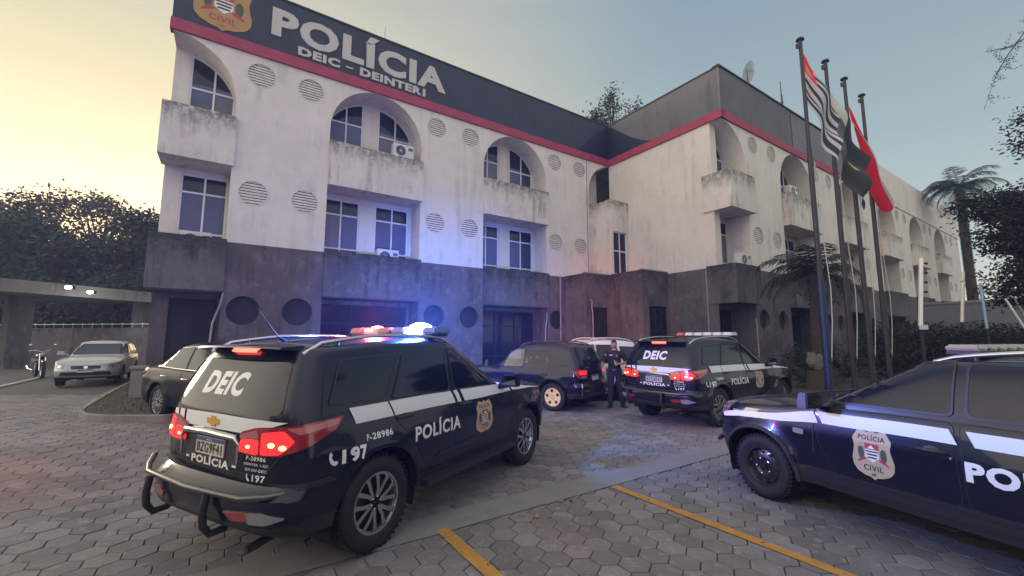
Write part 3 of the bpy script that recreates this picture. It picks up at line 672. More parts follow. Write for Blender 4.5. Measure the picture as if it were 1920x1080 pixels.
mb.add(vs, fs, GRASSM); tag(mb.build('grass'), 'short dull grass on the kerbed island under the navy sedan', 'grass', kind='stuff')
# white painted parking edge at far left
p, q = pnt(-40, 733, .23), pnt(86, 705, .23); strip('white_edge_line', p, q, .16, .006, worn('worn_white_paint', (.45, .44, .42), .3))
# ------------------------------------------------------------------ carport, perimeter walls
c0, c1 = pnt(-120, 536, 4.0), pnt(282, 566.5, 4.0); cd = (c1 - c0).normalized(); cn = Vector((-cd.y, cd.x, 0))
cp = empty('carport', tuple(pnt(28, 640, 0.0)) if False else (c0.x, c0.y, 0), math.atan2(cd.y, cd.x), 'long concrete carport canopy on thick columns left of the building', 'carport')
Lc = (c1 - c0).length + 2.5
m = MB(); m.box((Lc / 2, 2.6, 4.3), (Lc, 5.2, .62), CONC); m.build('canopy_slab', cp)
def carlocal(px, Yv):
    p = pY(px, 640, Yv); d = p - c0; return Vector((d.dot(cd), d.dot(cn)))
for px in (28,):
    q = carlocal(px, 22.5); m = MB(); m.box((q.x, q.y, 2), (.95, .6, 4.05), GREYD); m.build('column', cp, bevel=.02)
m = MB(); m.box((Lc - 2.2, 1.0, 2), (.8, .6, 4.05), GREYD); m.build('column', cp, bevel=.02)
for k, (x, y) in enumerate(((135, 538), (175, 547))):
    p = pnt(x, y + 1, 4.15); u = empty('floodlight', (p.x, p.y - .12, 4.12), 0, ('lit white floodlight on the carport edge, left of the two', 'lit white floodlight on the carport edge, nearer the building')[k], 'floodlight', 'lit floodlights on the carport')
    m = MB(); m.box((0, .05, .02), (.34, .16, .16), BLACKP); m.build('housing', u, bevel=.01)
    m = MB(); m.ball((0, -.05, .02), .13, mat('floodlight_lens', (.9, .9, .9), .3, emis=(1, .97, .88), estr=16), sq=(1.25, .4, .6)); m.build('lens', u)
    l = bpy.data.lights.new('floodlight_beam', 'SPOT'); l.energy = 260; l.spot_size = R(150); l.spot_blend = 1; l.color = (1, .95, .85); l.shadow_soft_size = .12
    lo = bpy.data.objects.new('floodlight_beam', l); COL.objects.link(lo); lo.parent = u; lo.location = (0, -.25, -.05); lo.rotation_euler = (R(62), 0, R(10))
w0, w1 = pY(-260, 600, 30), pY(300, 600, 25.5); wd_ = (w1 - w0); L_ = wd_.length
pw = empty('perimeter_wall', (w0.x, w0.y, 0), math.atan2(wd_.y, wd_.x), 'dark stained perimeter wall with a wire rail on top, behind the silver car', 'wall')
m = MB(); m.box((L_ / 2, 0, 1.15), (L_, .25, 2.5), GREYD); m.build('wall_body', pw)
m = MB(); m.tube([(0, 0, 2.62), (L_, 0, 2.62)], .025, FRAME, 6)
for k in range(int(L_ / .75)): m.ball((k * .75, 0, 2.64), .05, FRAME, 6, 4); m.tube([(k * .75, 0, 2.4), (k * .75, 0, 2.62)], .012, FRAME, 4)
m.build('top_rail', pw)
# concrete bollard by the building corner
p = pnt(256, 752, .23); bo = empty('concrete_bollard', (p.x, p.y, .23), .5, 'pale square concrete stub at the foot of the building corner', 'bollard')
m = MB(); m.box((0, 0, .38), (.28, .28, .8), CONC); m.build('post', bo, bevel=.02); m = MB(); m.box((0, 0, .82), (.34, .34, .08), CONC); m.build('cap', bo, bevel=.015)
# low wall and yard at the far right
r0, r1 = pY(1735, 640, 27), pY(2300, 640, 19); rd = (r1 - r0); Lr = rd.length
rw = empty('boundary_wall', (r0.x, r0.y, 0), math.atan2(rd.y, rd.x), 'long grey rendered boundary wall with a pale coping at far right', 'wall')
m = MB(); m.box((Lr / 2, 0, 1.9), (Lr, .25, 3.9), FASL); m.build('wall_body', rw); m = MB(); m.box((Lr / 2, 0, 3.92), (Lr, .4, .14), CONC); m.build('coping', rw)
WP = mat('white_post', (.88, .90, .82), .5, noise=.15, nscale=3); BP = mat('blue_white_post', (.42, .52, .72), .45, noise=.3, nscale=1.5)
def epost(xb, yb, xt, yt, Yd, m_, lb, wd, ins=4, plate=False):
    b, t = pY(xb, yb, Yd), pY(xt, yt, Yd); u = empty('fence_post', (b.x, b.y, 0), 0, lb, 'post', 'white electric fence posts along the hedge')
    o = Vector((b.x, b.y, 0)); mb = MB(); d = (t - b); mb.tube([Vector((0, 0, .0)), b - o], wd * .45, BLACKP, 8); mb.build('stake', u)
    mb = MB(); mb.tube([b - o, b - o + d * .5, t - o], wd / 2, m_, 10); mb.build('post_tube', u, smooth=50)
    for k in range(ins):
        q = b - o + d * (.5 + .42 * k / max(1, ins - 1)); i = MB(); i.tube([q, q + Vector((.14, -.02, 0))], .02, BLACKP, 6); i.ball(q + Vector((.17, -.02, 0)), .05, BLACKP, 8, 5); i.build('insulator', u)
    if plate: i = MB(); i.box(b - o + Vector((.03, -.08, -.03)), (.30, .03, .16), PLASTIC); i.build('plate', u)
epost(1726, 612, 1727, 484, 15, WP, 'tallest thick white post with black insulators and a small plate at its foot', .13, 4, True)
epost(1804, 604, 1806, 510, 17, WP, 'upright white post under the dark tree, second from the left', .11, 0)
epost(1851, 616, 1838, 531, 16, BP, 'leaning bluish white post with insulators at far right', .09, 2)
epost(1926, 622, 1885, 560, 15, WP, 'thin white post leaning strongly left against the boundary wall', .06, 0)
epost(1934, 612, 1903, 559, 16, WP, 'thin leaning white post nearest the right edge of the picture', .06, 0)
# ------------------------------------------------------------------ vegetation
def leaves(mb, cx, cy, cz, rx, ry, rz, n, size, m, rnd, clump=26, elong=1.7, hang=0):
    vs = []; fs = []
    nc = max(4, n // clump)
    for _ in range(nc):
        while True:
            a = Vector((rnd.uniform(-1, 1), rnd.uniform(-1, 1), rnd.uniform(-1, 1)))
            if .12 < a.length < 1: break
        a = a * (a.length ** -.35) if a.length > 0 else a
        q = Vector((cx + a.x * rx, cy + a.y * ry, cz + a.z * rz)); cr = size * rnd.uniform(1.6, 4.2)
        for _ in range(clump):
            p = q + Vector((rnd.gauss(0, cr), rnd.gauss(0, cr), rnd.gauss(0, cr * .55)))
            d = Vector((rnd.gauss(0, 1), rnd.gauss(0, 1), rnd.gauss(0, .6) - hang)).normalized(); u = d.cross(Vector((rnd.gauss(0, 1), rnd.gauss(0, 1), rnd.gauss(0, 1)))).normalized()
            s = size * rnd.uniform(.6, 1.35); o = len(vs)
            vs += [p, p + d * s * elong * .5 + u * s * .38, p + d * s * elong, p + d * s * elong * .5 - u * s * .38]; fs.append((o, o + 1, o + 2, o + 3))
    mb.add(vs, fs, m)
def tree(name, loc, H, crowns, size, leafm, label, cat='tree', group=None, seed=1, trunk_r=.22, tshift=(0, 0), n=1, clump=26):
    rnd = random.Random(seed); r = empty(name, loc, 0, label, cat, group)
    t = MB(); top = Vector((tshift[0], tshift[1], H * .62)); t.tube([(0, 0, -.1), (tshift[0] * .3, tshift[1] * .3, H * .3), tuple(top)], [trunk_r, trunk_r * .7, trunk_r * .42], BARK, 9)
    for (cx, cy, cz, rx, ry, rz, k) in crowns:
        for _ in range(4):
            e = Vector((cx + rnd.uniform(-.6, .6) * rx, cy + rnd.uniform(-.6, .6) * ry, cz + rnd.uniform(-.3, .7) * rz)); s0 = top * rnd.uniform(.55, 1)
            md = (s0 + e) / 2 + Vector((rnd.gauss(0, .3), rnd.gauss(0, .3), rnd.uniform(-.2, .4))); t.tube([s0, md, e], [trunk_r * .34, trunk_r * .22, trunk_r * .07], BARK, 6)
    t.build('trunk', r, smooth=60)
    c = MB()
    for (cx, cy, cz, rx, ry, rz, k) in crowns: leaves(c, cx, cy, cz, rx, ry, rz, int(k * n), size, leafm, rnd, clump)
    c.build('crown', r); return r
rnd = random.Random(11)
G = 'trees beyond the carport'
for k, (px, py, Yd, sprd, m_, lb, sd_) in enumerate(((-60, 372, 36, 4.6, LEAFD, 'dense dark tree cut by the left edge of the picture', 1), (40, 352, 38, 5.2, LEAFD, 'tallest dark tree above the left of the carport', 2), (135, 395, 34, 4.2, LEAFD, 'dark rounded tree between the tallest one and the airy one', 3),
        (205, 358, 40, 5.6, LEAFR, 'airy brownish tree with sky showing through beside the building', 4), (275, 385, 37, 4.0, LEAFD, 'dark tree touching the left end of the building', 5))):
    p = pY(px, py, Yd); H = p.z
    cr = []
    for j in range(9):
        cr.append((rnd.uniform(-1, 1) * sprd * .75, rnd.uniform(-1, 1) * 2, H - (1.0 + 1.5 * rnd.random() + j * .85) * 1.0, sprd * rnd.uniform(.38, .6), 2.2, rnd.uniform(.7, 1.3), 1900 if m_ is LEAFD else 800))
    tree('broadleaf_tree', (p.x, Yd, 0), H, cr, .23, m_, lb, 'tree', G, sd_, .35, clump=40)
# bank of shrubs above the carport
sh = MB(); p0 = pY(-250, 500, 31); p1 = pY(300, 500, 29)
for j in range(16):
    q = p0.lerp(p1, j / 15); leaves(sh, q.x, q.y + rnd.uniform(-1, 1), rnd.uniform(2.2, 6.2), 1.7, 1.2, 2.2, 1300, .2, LEAFD, rnd)
tag(sh.build('shrub_bank'), 'dense mass of dark shrubs behind the perimeter wall and carport', 'shrubs', kind='stuff')
hm = MB(); v0 = pY(-500, 500, 40); v1 = pY(330, 500, 34)
hv = []; hf = []; NX = 30
for i in range(NX + 1):
    q = v0.lerp(v1, i / NX)
    for j in range(6): hv.append((q.x, q.y + j * 2.4, [0, 2.2, 4.6, 6.0, 6.8, 7.0][j] + rnd.uniform(-.3, .3)))
for i in range(NX):
    for j in range(5): hf.append((i * 6 + j, (i + 1) * 6 + j, (i + 1) * 6 + j + 1, i * 6 + j + 1))
hm.add(hv, hf, mat('hill_soil', (.04, .042, .028), .95, noise=.6, nscale=.5, bump=1, bscale=2)); tag(hm.build('hillside', smooth=80), kind='structure')
# tree tips behind the roof
for k, (px, py, Yd, sp, nn, lb, sd_) in enumerate(((1118, 205, 50, 1.5, 420, 'low rounded tree top showing above the roof fold', 31), (1147, 172, 50, 1.1, 360, 'slender pointed tree top showing above the roof fold', 32), (1192, 195, 52, 1.8, 330, 'sparse tree top beside the slender one behind the grey fascia', 33))):
    p = pY(px, py, Yd); H = p.z
    cr = [(rnd.uniform(-1, 1) * sp * (.2 + .5 * j), rnd.uniform(-.5, .5), H - .6 - j * .95, sp * (.35 + .32 * j), 1, .75, nn * .6) for j in range(5)]
    t = tree('broadleaf_tree', (p.x, Yd, 0), H * 1.42, cr, .2, LEAFD, lb, 'tree', 'tree tops behind the roof', sd_, .25, n=1, clump=14)
# big dark tree at right
bw_ = MB()
for j in range(22): leaves(bw_, -34 + j * 3.3, -15 + rnd.uniform(-2, 2), rnd.uniform(2.5, 5), 2.6, 2, rnd.uniform(2.8, 4.6), 900, .42, LEAFD, rnd)
tag(bw_.build('street_trees'), 'dark mass of trees across the street behind the viewer, seen only in reflections', 'trees', kind='stuff')
p = pY(1950, 305, 15); H = p.z
cr = []
for j in range(26):
    z = H - .6 - 4.4 * rnd.random(); f = 1 - abs((z - (H - 2.6)) / 3.4); cr.append((rnd.uniform(-2.2, 2.6) * f, rnd.uniform(-1.6, 1.6), z, 1.05, .9, .55, 1500))
for j in range(10): cr.append((-1.6 + .25 * j * rnd.random(), rnd.uniform(-1, 1), H - 1.5 - 2.6 * rnd.random(), .85, .6, .35, 900))
tree('cedar_tree', (p.x + .8, 15, 0), H, cr, .085, mat('cedar_leaf', (.008, .013, .010), .8, noise=.5, nscale=2), 'huge dense blackish tree spreading over the right edge', 'tree', None, 41, .3, clump=34)
def frond(mb, base, az, el, L, m, rnd, w=.28, droop=1.0, seg=9, leaf=22):
    pts = []; p = Vector(base); e = el
    for i in range(seg + 1):
        pts.append(p.copy()); d = Vector((math.cos(az) * math.cos(e), math.sin(az) * math.cos(e), math.sin(e))); p = p + d * L / seg; e -= droop * (.10 + .16 * i / seg)
    mb.tube(pts, [.022 * (1 - .85 * i / seg) + .003 for i in range(seg + 1)], m, 5)
    vs = []; fs = []
    for i in range(leaf * 2):
        t = .12 + .88 * (i // 2) / leaf; k = min(int(t * seg), seg - 1); q = pts[k].lerp(pts[k + 1], t * seg - k); ax = (pts[k + 1] - pts[k]).normalized()
        sd = ax.cross(UP).normalized() * (1 if i % 2 else -1); l = w * (1.15 - abs(t - .45)) * rnd.uniform(.8, 1.1)
        tip = q + (sd * .8 + ax * .55 - UP * rnd.uniform(.2, .75)).normalized() * l; n_ = ax * .014 + UP * .004; o = len(vs); md = q.lerp(tip, .5) + UP * .02
        vs += [q - n_, q + n_, md + n_ * 1.3, md - n_ * 1.3, tip]; fs += [(o, o + 1, o + 2, o + 3), (o + 3, o + 2, o + 4)]
    mb.add(vs, fs, m)
def palm(loc, H, nf, L, lb, seed, tr=.16, w=.45, el=(.1, 1.2), m=PALML, lean=0, leaf=26, droop=1.0):
    rnd = random.Random(seed); r = empty('palm_tree', loc, 0, lb, 'palm tree'); t = MB()
    pts = [(lean * (i / 8) ** 2, 0, H * i / 8) for i in range(9)]; t.tube(pts, [tr * (1.15 - .35 * i / 8) * rnd.uniform(.92, 1.08) for i in range(9)], BARK, 10)
    for i in range(int(H * 7)): z = i / 7; t.lathe([(tr * 1.12, -.02), (tr * 1.18, .02)], BARK, 9, Matrix.Rotation(R(90), 3, 'X'), (lean * (z / H) ** 2, 0, z))
    t.build('trunk', r, smooth=60); c = MB()
    for i in range(nf): frond(c, (lean, 0, H), i * 2.4 + rnd.random() * .5, rnd.uniform(*el), L * rnd.uniform(.8, 1.1), m, rnd, w, droop, 9, leaf)
    c.build('crown', r); return r
p = pY(1797, 345, 33); palm((p.x, 33, 0), p.z - .2, 34, 2.9, 'tall shaggy palm rising over the far end of the building', 51, .3, .85, (-.5, 1.2), mat('shaggy_palm', (.016, .014, .010), .8, noise=.5, nscale=2), 0, 34, 1.2)
p = pY(1520, 515, 15.2); palm((p.x, 15.2, 0), p.z, 30, 2.0, 'dark palm with feathery drooping fronds between the flagpoles and the facade', 52, .17, .55, (-.1, 1.3), mat('palm_leaf_dark', (.028, .034, .022), .7, noise=.4, nscale=2), .1, 30, 1.25)  # darker green leaf than the stock palm colour
def shrub(loc, r_, h, lb, seed, m=LEAFD, n=1500, size=.07, group='shrubs in the bed under the flagpoles', cat='shrub'):
    rnd = random.Random(seed); u = empty('shrub', loc, 0, lb, cat, group); c = MB()
    for _ in range(5): leaves(c, rnd.uniform(-.4, .4) * r_, rnd.uniform(-.4, .4) * r_, h * rnd.uniform(.4, .7), r_ * .6, r_ * .6, h * .4, n // 5, size, m, rnd)
    c.build('foliage', u); t = MB()
    for _ in range(7): t.tube([(0, 0, 0), (rnd.uniform(-.4, .4) * r_, rnd.uniform(-.4, .4) * r_, h * .7)], [.02, .006], BARK, 5)
    t.build('stems', u); return u
def cycad(loc, s, lb, seed):
    rnd = random.Random(seed); u = empty('cycad', loc, 0, lb, 'plant', 'spiky plants in the bed'); c = MB()
    for i in range(20): frond(c, (0, 0, .2 * s), i * 2.4, rnd.uniform(.2, 1.3), 1.25 * s, mat('palm_leaf_dark'), rnd, .16, 1.1, 7, 16)
    c.build('fronds', u); t = MB(); t.tube([(0, 0, 0), (0, 0, .25 * s)], [.12, .09], BARK, 8); t.build('trunk', u)
shrub(tuple(pnt(1500, 715)), .95, 1.5, 'dark rounded shrub beside the nose of the farther patrol car', 61)
shrub(tuple(pnt(1548, 708)), 1.0, 1.3, 'dark shrub at the foot of the second flagpole', 62)
shrub(tuple(pnt(1640, 700)), 1.3, 2.0, 'tall dark shrub right of the last flagpole', 63)
cycad(tuple(pnt(1520, 730)), 1.0, 'spiky plant between the shrub and the first flagpole', 64); cycad(tuple(pnt(1585, 722)), 1.15, 'spiky plant right of the first flagpole', 65)
hd = MB(); rnd = random.Random(70)
for j in range(26):
    q = pY(1635, 640, 19).lerp(pY(2150, 640, 14.5), j / 25); leaves(hd, q.x, q.y, 1.15, .55, .5, 1.15, 1500, .075, LEAFD, rnd)
tag(hd.build('hedge'), 'long dark clipped hedge below the white posts at far right', 'hedge')
# garden soil bed and rock
bed = [pnt(1452, 752), pnt(1480, 722), pnt(1440, 697), pnt(2100, 690), pnt(2200, 760), pnt(1900, 790)]
mb = MB(); flat(mb, poly2d([(p.x, p.y) for p in bed]), SOIL, lambda u, v, o=0: Vector((u, v, .06))); tag(mb.build('garden_soil'), kind='structure')
p = pnt(1505, 668) if False else pY(1526, 650, 14.6); rk = MB(); rk.ball((0, 0, 0), .34, mat('boulder', (.17, .16, .155), .9, noise=.5, nscale=5), 9, 6, (.8, .6, .9)); o = rk.build('rock', smooth=30)
for v in o.data.vertices: v.co += Vector((random.gauss(0, .045), random.gauss(0, .045), random.gauss(0, .045)))
o.location = (p.x, 14.6, .98); tag(o, 'upright pale boulder standing in the bed behind the first flagpole', 'rock')
st = MB(); st.tube([(0, 0, 0), (0, 0, .7)], [.34, .26], BARK, 9); q = st.build('tree_stump', smooth=60); q.location = (p.x, 14.6, 0); tag(q, 'weathered stump carrying the pale boulder in the bed', 'stump')
# overhanging branches at upper right: a tree standing outside the frame
ov = empty('overhanging_tree', (9.6, 4.6, 0), 0, 'thin leafy branch tips hanging into the upper right corner', 'tree'); rnd = random.Random(9)
t = MB(); t.tube([(0, 0, 0), (-.2, .1, 3), (-.1, .2, 6.5)], [.2, .16, .1], BARK, 9); lf = MB(); org = Vector((9.6, 4.6, 0)); LV = mat('hanging_leaf', (.035, .03, .035), .7, noise=.4, nscale=5)
for pts_ in ([(1990, -40, 5.6), (1925, 55, 5.4), (1888, 105, 5.3), (1868, 140, 5.3), (1845, 205, 5.3)], [(1990, 20, 5.5), (1925, 70, 5.4), (1893, 88, 5.35), (1848, 97, 5.3)], [(2010, 150, 5.6), (1940, 200, 5.5), (1900, 228, 5.4)], [(2010, 230, 5.6), (1940, 250, 5.5), (1898, 285, 5.4)]):
    w_ = [pY(*q) - org for q in pts_]; t.tube([Vector((-.1, .2, 6.3))] + w_, [.014] + [.008 * (1 - .17 * i) for i in range(len(w_))], BARK, 5)
    for i in range(1, len(w_)):
        for k in range(16):
            q = w_[i - 1].lerp(w_[i], k / 16)
            if w_[i][0] + 9.6 > 7.5 * 5 : continue
            d = Vector((rnd.gauss(0, 1), rnd.gauss(0, .5), rnd.gauss(0, .6) - .25)).normalized(); L_2 = rnd.uniform(.09, .22)
            if rnd.random() < .38: continue
            for s_ in range(8):
                c_ = q + d * L_2 * s_ / 8; n_ = d.cross(UP).normalized() * (1 if s_ % 2 else -1); e_ = (n_ * .6 + d * .6 + Vector((0, 0, rnd.uniform(-.5, .3)))).normalized() * rnd.uniform(.02, .05)
                lf.add([c_, c_ + e_ * .5 + d * .008, c_ + e_, c_ + e_ * .5 - d * .008], [(0, 1, 2, 3)], LV)
for (px, py) in ((1925, 218), (1930, 232), (1925, 262), (1915, 278), (1930, 275)):
    q = pY(px, py, 5.4) - org; leaves(lf, q.x, q.y, q.z, .09, .09, .06, 90, .035, LV, rnd, 15)
t.build('trunk', ov, smooth=60); lf.build('crown', ov)
# ------------------------------------------------------------------ flagpoles and flags
POLES = [(7.56, 10.3, 9.55), (8.87, 11.18, 9.55), (10.04, 12.0, 9.55), (11.22, 12.8, 9.5)]
PL = ['first flagpole from the left, nearest the camera, with a striped flag', 'second flagpole from the left, with a dark green flag', 'third flagpole from the left, with a red flag', 'bare fourth flagpole farthest to the right']
for k, (x, y, h) in enumerate(POLES):
    u = empty('flagpole', (x, y, 0), 0, PL[k], 'flagpole', 'flagpoles in front of the building')
    t = MB(); t.tube([(0, 0, 0), (0, 0, 3.2)], .072, POLEM, 12); t.tube([(0, 0, 3.2), (0, 0, 6.6)], .058, POLEM, 12); t.tube([(0, 0, 6.6), (0, 0, h)], .045, POLEM, 12); t.build('pole', u, smooth=50)
    t = MB(); t.tube([(0, 0, h), (0, 0, h + .05)], [.10, .085], POLEM, 12); t.build('cap', u, smooth=50)
    t = MB(); t.box((-.09, -.02, h - .18), (.08, .04, .12), POLEM); t.build('pulley', u); t = MB(); t.box((.02, -.09, 1.25), (.03, .03, .16), POLEM); t.build('cleat', u)
    t = MB(); t.tube([(.06, -.06, 6.2), (.1, -.08, 4.2), (.16, -.1, 3.0), (.13, -.1, 2.2), (.04, -.09, 1.25)], .012, mat('rope', (.45, .43, .40), .8), 5); t.build('halyard', u)
t = MB(); t.tube([(POLES[0][0], POLES[0][1], .0), (POLES[0][0], POLES[0][1], 3.15)], .085, mat('blue_wrap', (.014, .024, .075), .5, noise=.4, nscale=5), 12, cap=False)
o = t.build('pole_wrap', smooth=60); o.parent = [q for q in bpy.data.objects if q.name.startswith('flagpole')][0]; o.matrix_parent_inverse = Matrix.Translation((-POLES[0][0], -POLES[0][1], 0))
def flag(pole, ztop, hoist, Lf, az, drop, narrow, wave, colfn, mats_, lb, roll=0, NA=26, NB=44, ph=0, curl=0):
    """grid cloth: a along the hoist (0 top), b along the fly; colfn(a, b) -> material index"""
    d = Vector((math.cos(az), math.sin(az), 0)); nrm_ = Vector((-d.y, d.x, 0)); vs = []; fs = []; ms = []
    for i in range(NA + 1):
        for j in range(NB + 1):
            a, b = i / NA, j / NB
            hx = Lf * (b ** .85) * (1 - .25 * a); z = ztop - a * hoist * (1 - narrow * b) - drop * (b ** 1.15) - .12 * math.sin(3.1 * b) * a
            off = wave * (b ** .7) * math.sin(b * 9 + a * 2.2 + ph) + .5 * wave * math.sin(a * 11 + b * 4 + ph) * (b ** .5)
            if roll: th = a * roll * math.pi; off += .22 * math.sin(th) * min(1, b * 2.2); z = ztop - drop * (b ** 1.1) - (a * hoist * (1 - b) * .3 if b < 1 else 0) - .22 * (1 - math.cos(th)) * min(1, b * 2.2); hx += .10 * a
            vs.append(d * hx + nrm_ * off + UP * z)
    for i in range(NA):
        for j in range(NB): fs.append((i * (NB + 1) + j, (i + 1) * (NB + 1) + j, (i + 1) * (NB + 1) + j + 1, i * (NB + 1) + j + 1)); ms.append(colfn((i + .5) / NA, (j + .5) / NB))
    me = bpy.data.meshes.new('flag'); me.from_pydata([tuple(v) for v in vs], [], fs)
    for m_ in mats_: me.materials.append(m_)
    me.polygons.foreach_set('material_index', ms); me.polygons.foreach_set('use_smooth', [True] * len(fs)); me.update()
    o = bpy.data.objects.new('flag', me); COL.objects.link(o); o.location = (pole[0] + .06 * d.x, pole[1] + .06 * d.y, 0); return tag(o, lb, 'flag', 'flags on the flagpoles')
FW = mat('flag_white', (.50, .48, .45), .8); FB = mat('flag_black', (.03, .035, .05), .8); FR = mat('flag_red', (.78, .02, .06), .8); FG = mat('flag_green', (.036, .040, .043), .85); FY = mat('flag_yellow', (.55, .32, .05), .8); FGR = mat('flag_grey', (.10, .105, .11), .85)
def sp_col(a, b):
    if a < .36 and b < .30: return 3 if (.1 < a < .26 and .06 < b < .2) else 2
    return (int(a * 11) % 2)
flag(POLES[0], 9.2, 1.4, 1.2, R(20), 1.5, .05, .12, sp_col, [FW, FB, FR, FY], 'black and white striped flag with a red corner on the first flagpole')
def br_col(a, b):
    if b < .34: return 0 if a < .35 else 1
    return 3 if abs(a - .5) + abs(b - .72) * 1.1 < .10 else 2
flag(POLES[1], 8.85, 1.7, 1.25, R(22), 2.0, .1, .18, br_col, [FW, FGR, FG, FY], 'crumpled grey and dark green flag with a small yellow patch on the second flagpole', ph=1.3)
flag(POLES[2], 8.75, 1.9, 1.5, R(20), 2.75, .3, .06, lambda a, b: 1 if a > .86 else 0, [FR, FW], 'bright red flag furled into a long roll on the third flagpole', roll=1.5)
# ------------------------------------------------------------------ vehicles
def interp(pts, x):
    if x <= pts[0][0]: return pts[0][1]
    for (a, b), (c, d) in zip(pts, pts[1:]):
        if x <= c:
            t = (x - a) / (c - a); t2 = t * t * (3 - 2 * t); return b + (d - b) * (t * .5 + t2 * .5)
    return pts[-1][1]
class Car:
    def __init__(s, P):
        s.P = P; s.mb = MB(); s.shell()
    def wz(s, z):
        P = s.P; zb, zt = P['zb'], P.get('zbelt', 1.05); t = (z - zb) / (zt - zb)
        return P['W'] * (1 - .05 * max(0, .35 - t) / .35 - .035 * max(0, t - .72) / .28 - P.get('waist', .008) * math.exp(-((t - .45) / .16) ** 2))
    def shell(s):
        P = s.P; W = P['W']; zb = P['zb']; ra = P['ra']; rz = P['rw']; cf, cr = P['cf'], P['cr']
        NF, NS, NR, NZ = 12, int((P['x1'] - P['x0']) / .055), 10, 22
        nf = 2.7; nr = P.get('nr', 3.2)
        def outline(z, j, xf, xr, w_, cf=cf, cr=cr, nf=nf, nr=nr, NS=NS):
            if j <= NF:
                th = math.pi / 2 * j / NF; return (xf - cf + cf * math.cos(th) ** (2 / nf), w_ * math.sin(th) ** (2 / nf))
            if j < NF + NS: t = (j - NF) / NS; return ((xf - cf) + (xr + cr - xf + cf) * t, w_)
            th = math.pi / 2 * (1 - (j - NF - NS) / NR); return (xr + cr - cr * max(0, math.cos(th)) ** (2 / nr), w_ * max(0, math.sin(th)) ** (2 / nr))
        s.outline = outline; NJ = NF + NS + NR
        zs = lambda x: interp(P['belt'], x)
        mp_ = P['paint']; lowm = P.get('lower', mp_); zl = P.get('zlow', .0)
        for sg in (1, -1):
            V = []
            for i in range(NZ + 1):
                t = i / NZ; row = []
                for j in range(NJ + 1):
                    zg = zb + (1.0 - zb) * t
                    x, y = outline(zg, j, interp(P['fx'], zg), interp(P['rx'], zg), 1.0)
                    zt = zs(x); z = zb + (zt - zb) * t
                    xf, xr = interp(P['fx'], z), interp(P['rx'], z); x, y = outline(z, j, xf, xr, 1.0)
                    w_ = s.wz(z)
                    for ax in (0, P['wb']):
                        if j >= NF and j <= NF + NS or True:
                            d2 = ra * ra - (x - ax) ** 2
                            if y > .72 and d2 > 0:
                                za = rz + math.sqrt(d2)
                                if z < za: z = min(za, zt - .03)
                            dd = math.hypot(x - ax, max(0, z - rz)); 
                            if dd > ra - .02: w_ += P.get('flare', .022) * math.exp(-((dd - ra) / .085) ** 2) * (1 if z > .3 else .5) * (1 if y > .8 else 0)
                    if t > .93: w_ -= .012 * ((t - .93) / .07) ** 2
                    row.append((x, sg * y * w_, z))
                V.append(row)
            vs = [v for r in V for v in r]; n = NJ + 1
            for i in range(NZ):
                fs = [(i * n + j, i * n + j + 1, (i + 1) * n + j + 1, (i + 1) * n + j) for j in range(NJ)]
                zz = zb + (1.0 - zb) * (i + .5) / NZ
                if i == 0: s.mb.add(vs, [], mp_); base = len(s.mb.v) - len(vs)
                for f in fs:
                    c = sum(vs[q][2] for q in f) / 4
                    s.mb.f.append(tuple(q + base for q in f)); s.mb.m.append(s.mb.mi(lowm if c < zl else mp_))
            # lip of the wheel arches and sill return
            lip = []
            for j in range(NJ + 1): x, y, z = V[0][j]; lip.append((x, y * .93, z + .0))
            o = len(s.mb.v); s.mb.v += [V[0][j] for j in range(n)] + [(a, b * 1, c) for a, b, c in lip]
            for j in range(NJ): s.mb.f.append((o + j, o + j + 1, o + n + j + 1, o + n + j)); s.mb.m.append(s.mb.mi(BLACKP))
        # deck: bonnet, belt level and boot
        ztop = lambda x: zs(x); xf = interp(P['fx'], zs(P['x1'])); xr = interp(P['rx'], zs(P['x0']))
        K = 46; vs = []; M_ = 16; fs = []
        for i in range(K + 1):
            u = (1 - math.cos(math.pi * i / K)) / 2; x = xf - .001 + (xr - xf + .002) * u
            z0 = zs(x); w_ = s.wz(z0) - .012
            if x > xf - cf: c = (x - xf + cf) / cf; h = w_ * max(0, 1 - c ** nf) ** (1 / nf)
            elif x < xr + cr: c = (xr + cr - x) / cr; h = w_ * max(0, 1 - min(1, c) ** nr) ** (1 / nr)
            else: h = w_
            zc = interp(P['deck'], x)
            for k in range(M_ + 1):
                v = -1 + 2 * k / M_; v = math.copysign(abs(v) ** .75, v); vs.append((x, v * h, z0 + (zc - z0) * (1 - abs(v) ** 4)))
        for i in range(K):
            for k in range(M_): fs.append((i * (M_ + 1) + k, i * (M_ + 1) + k + 1, (i + 1) * (M_ + 1) + k + 1, (i + 1) * (M_ + 1) + k))
        s.mb.add(vs, fs, mp_)
        # greenhouse
        prof = [(0, 0), (.06, .1), (.14, .22), (.25, .38), (.38, .54), (.53, .70), (.68, .83), (.80, .905), (.93, .955), (1.12, .985), (1.38, 1.0)]
        wb_, wt = P['gw'], P['gt']; NSg = 44; rings = {1: [], -1: []}
        for sg in (1, -1):
            rows = rings[sg]
            for (ins, zf) in prof:
                xf_ = P['gf'][0] + (P['gf'][1] - P['gf'][0]) * (zf * .93 + .07 * zf * zf) - (.10 * max(0, ins - .93) / .45); xr_ = P['gr'][0] + (P['gr'][1] - P['gr'][0]) * (zf ** P.get('gre', 1.0)) + .10 * max(0, ins - .93) / .45
                w_ = wb_ + (wt - wb_) * ins; row = []
                for j in range(NF + NSg + NR + 1):
                    x, y = outline(0, j, xf_, xr_, w_, P.get('gcf', .32), P.get('gcr', .2), 2.6, 3.4, NSg)
                    z0 = zs(x) - .03; zr = interp(P['roof'], x); row.append((x, sg * y, z0 + (zr - z0) * zf))
                rows.append(row)
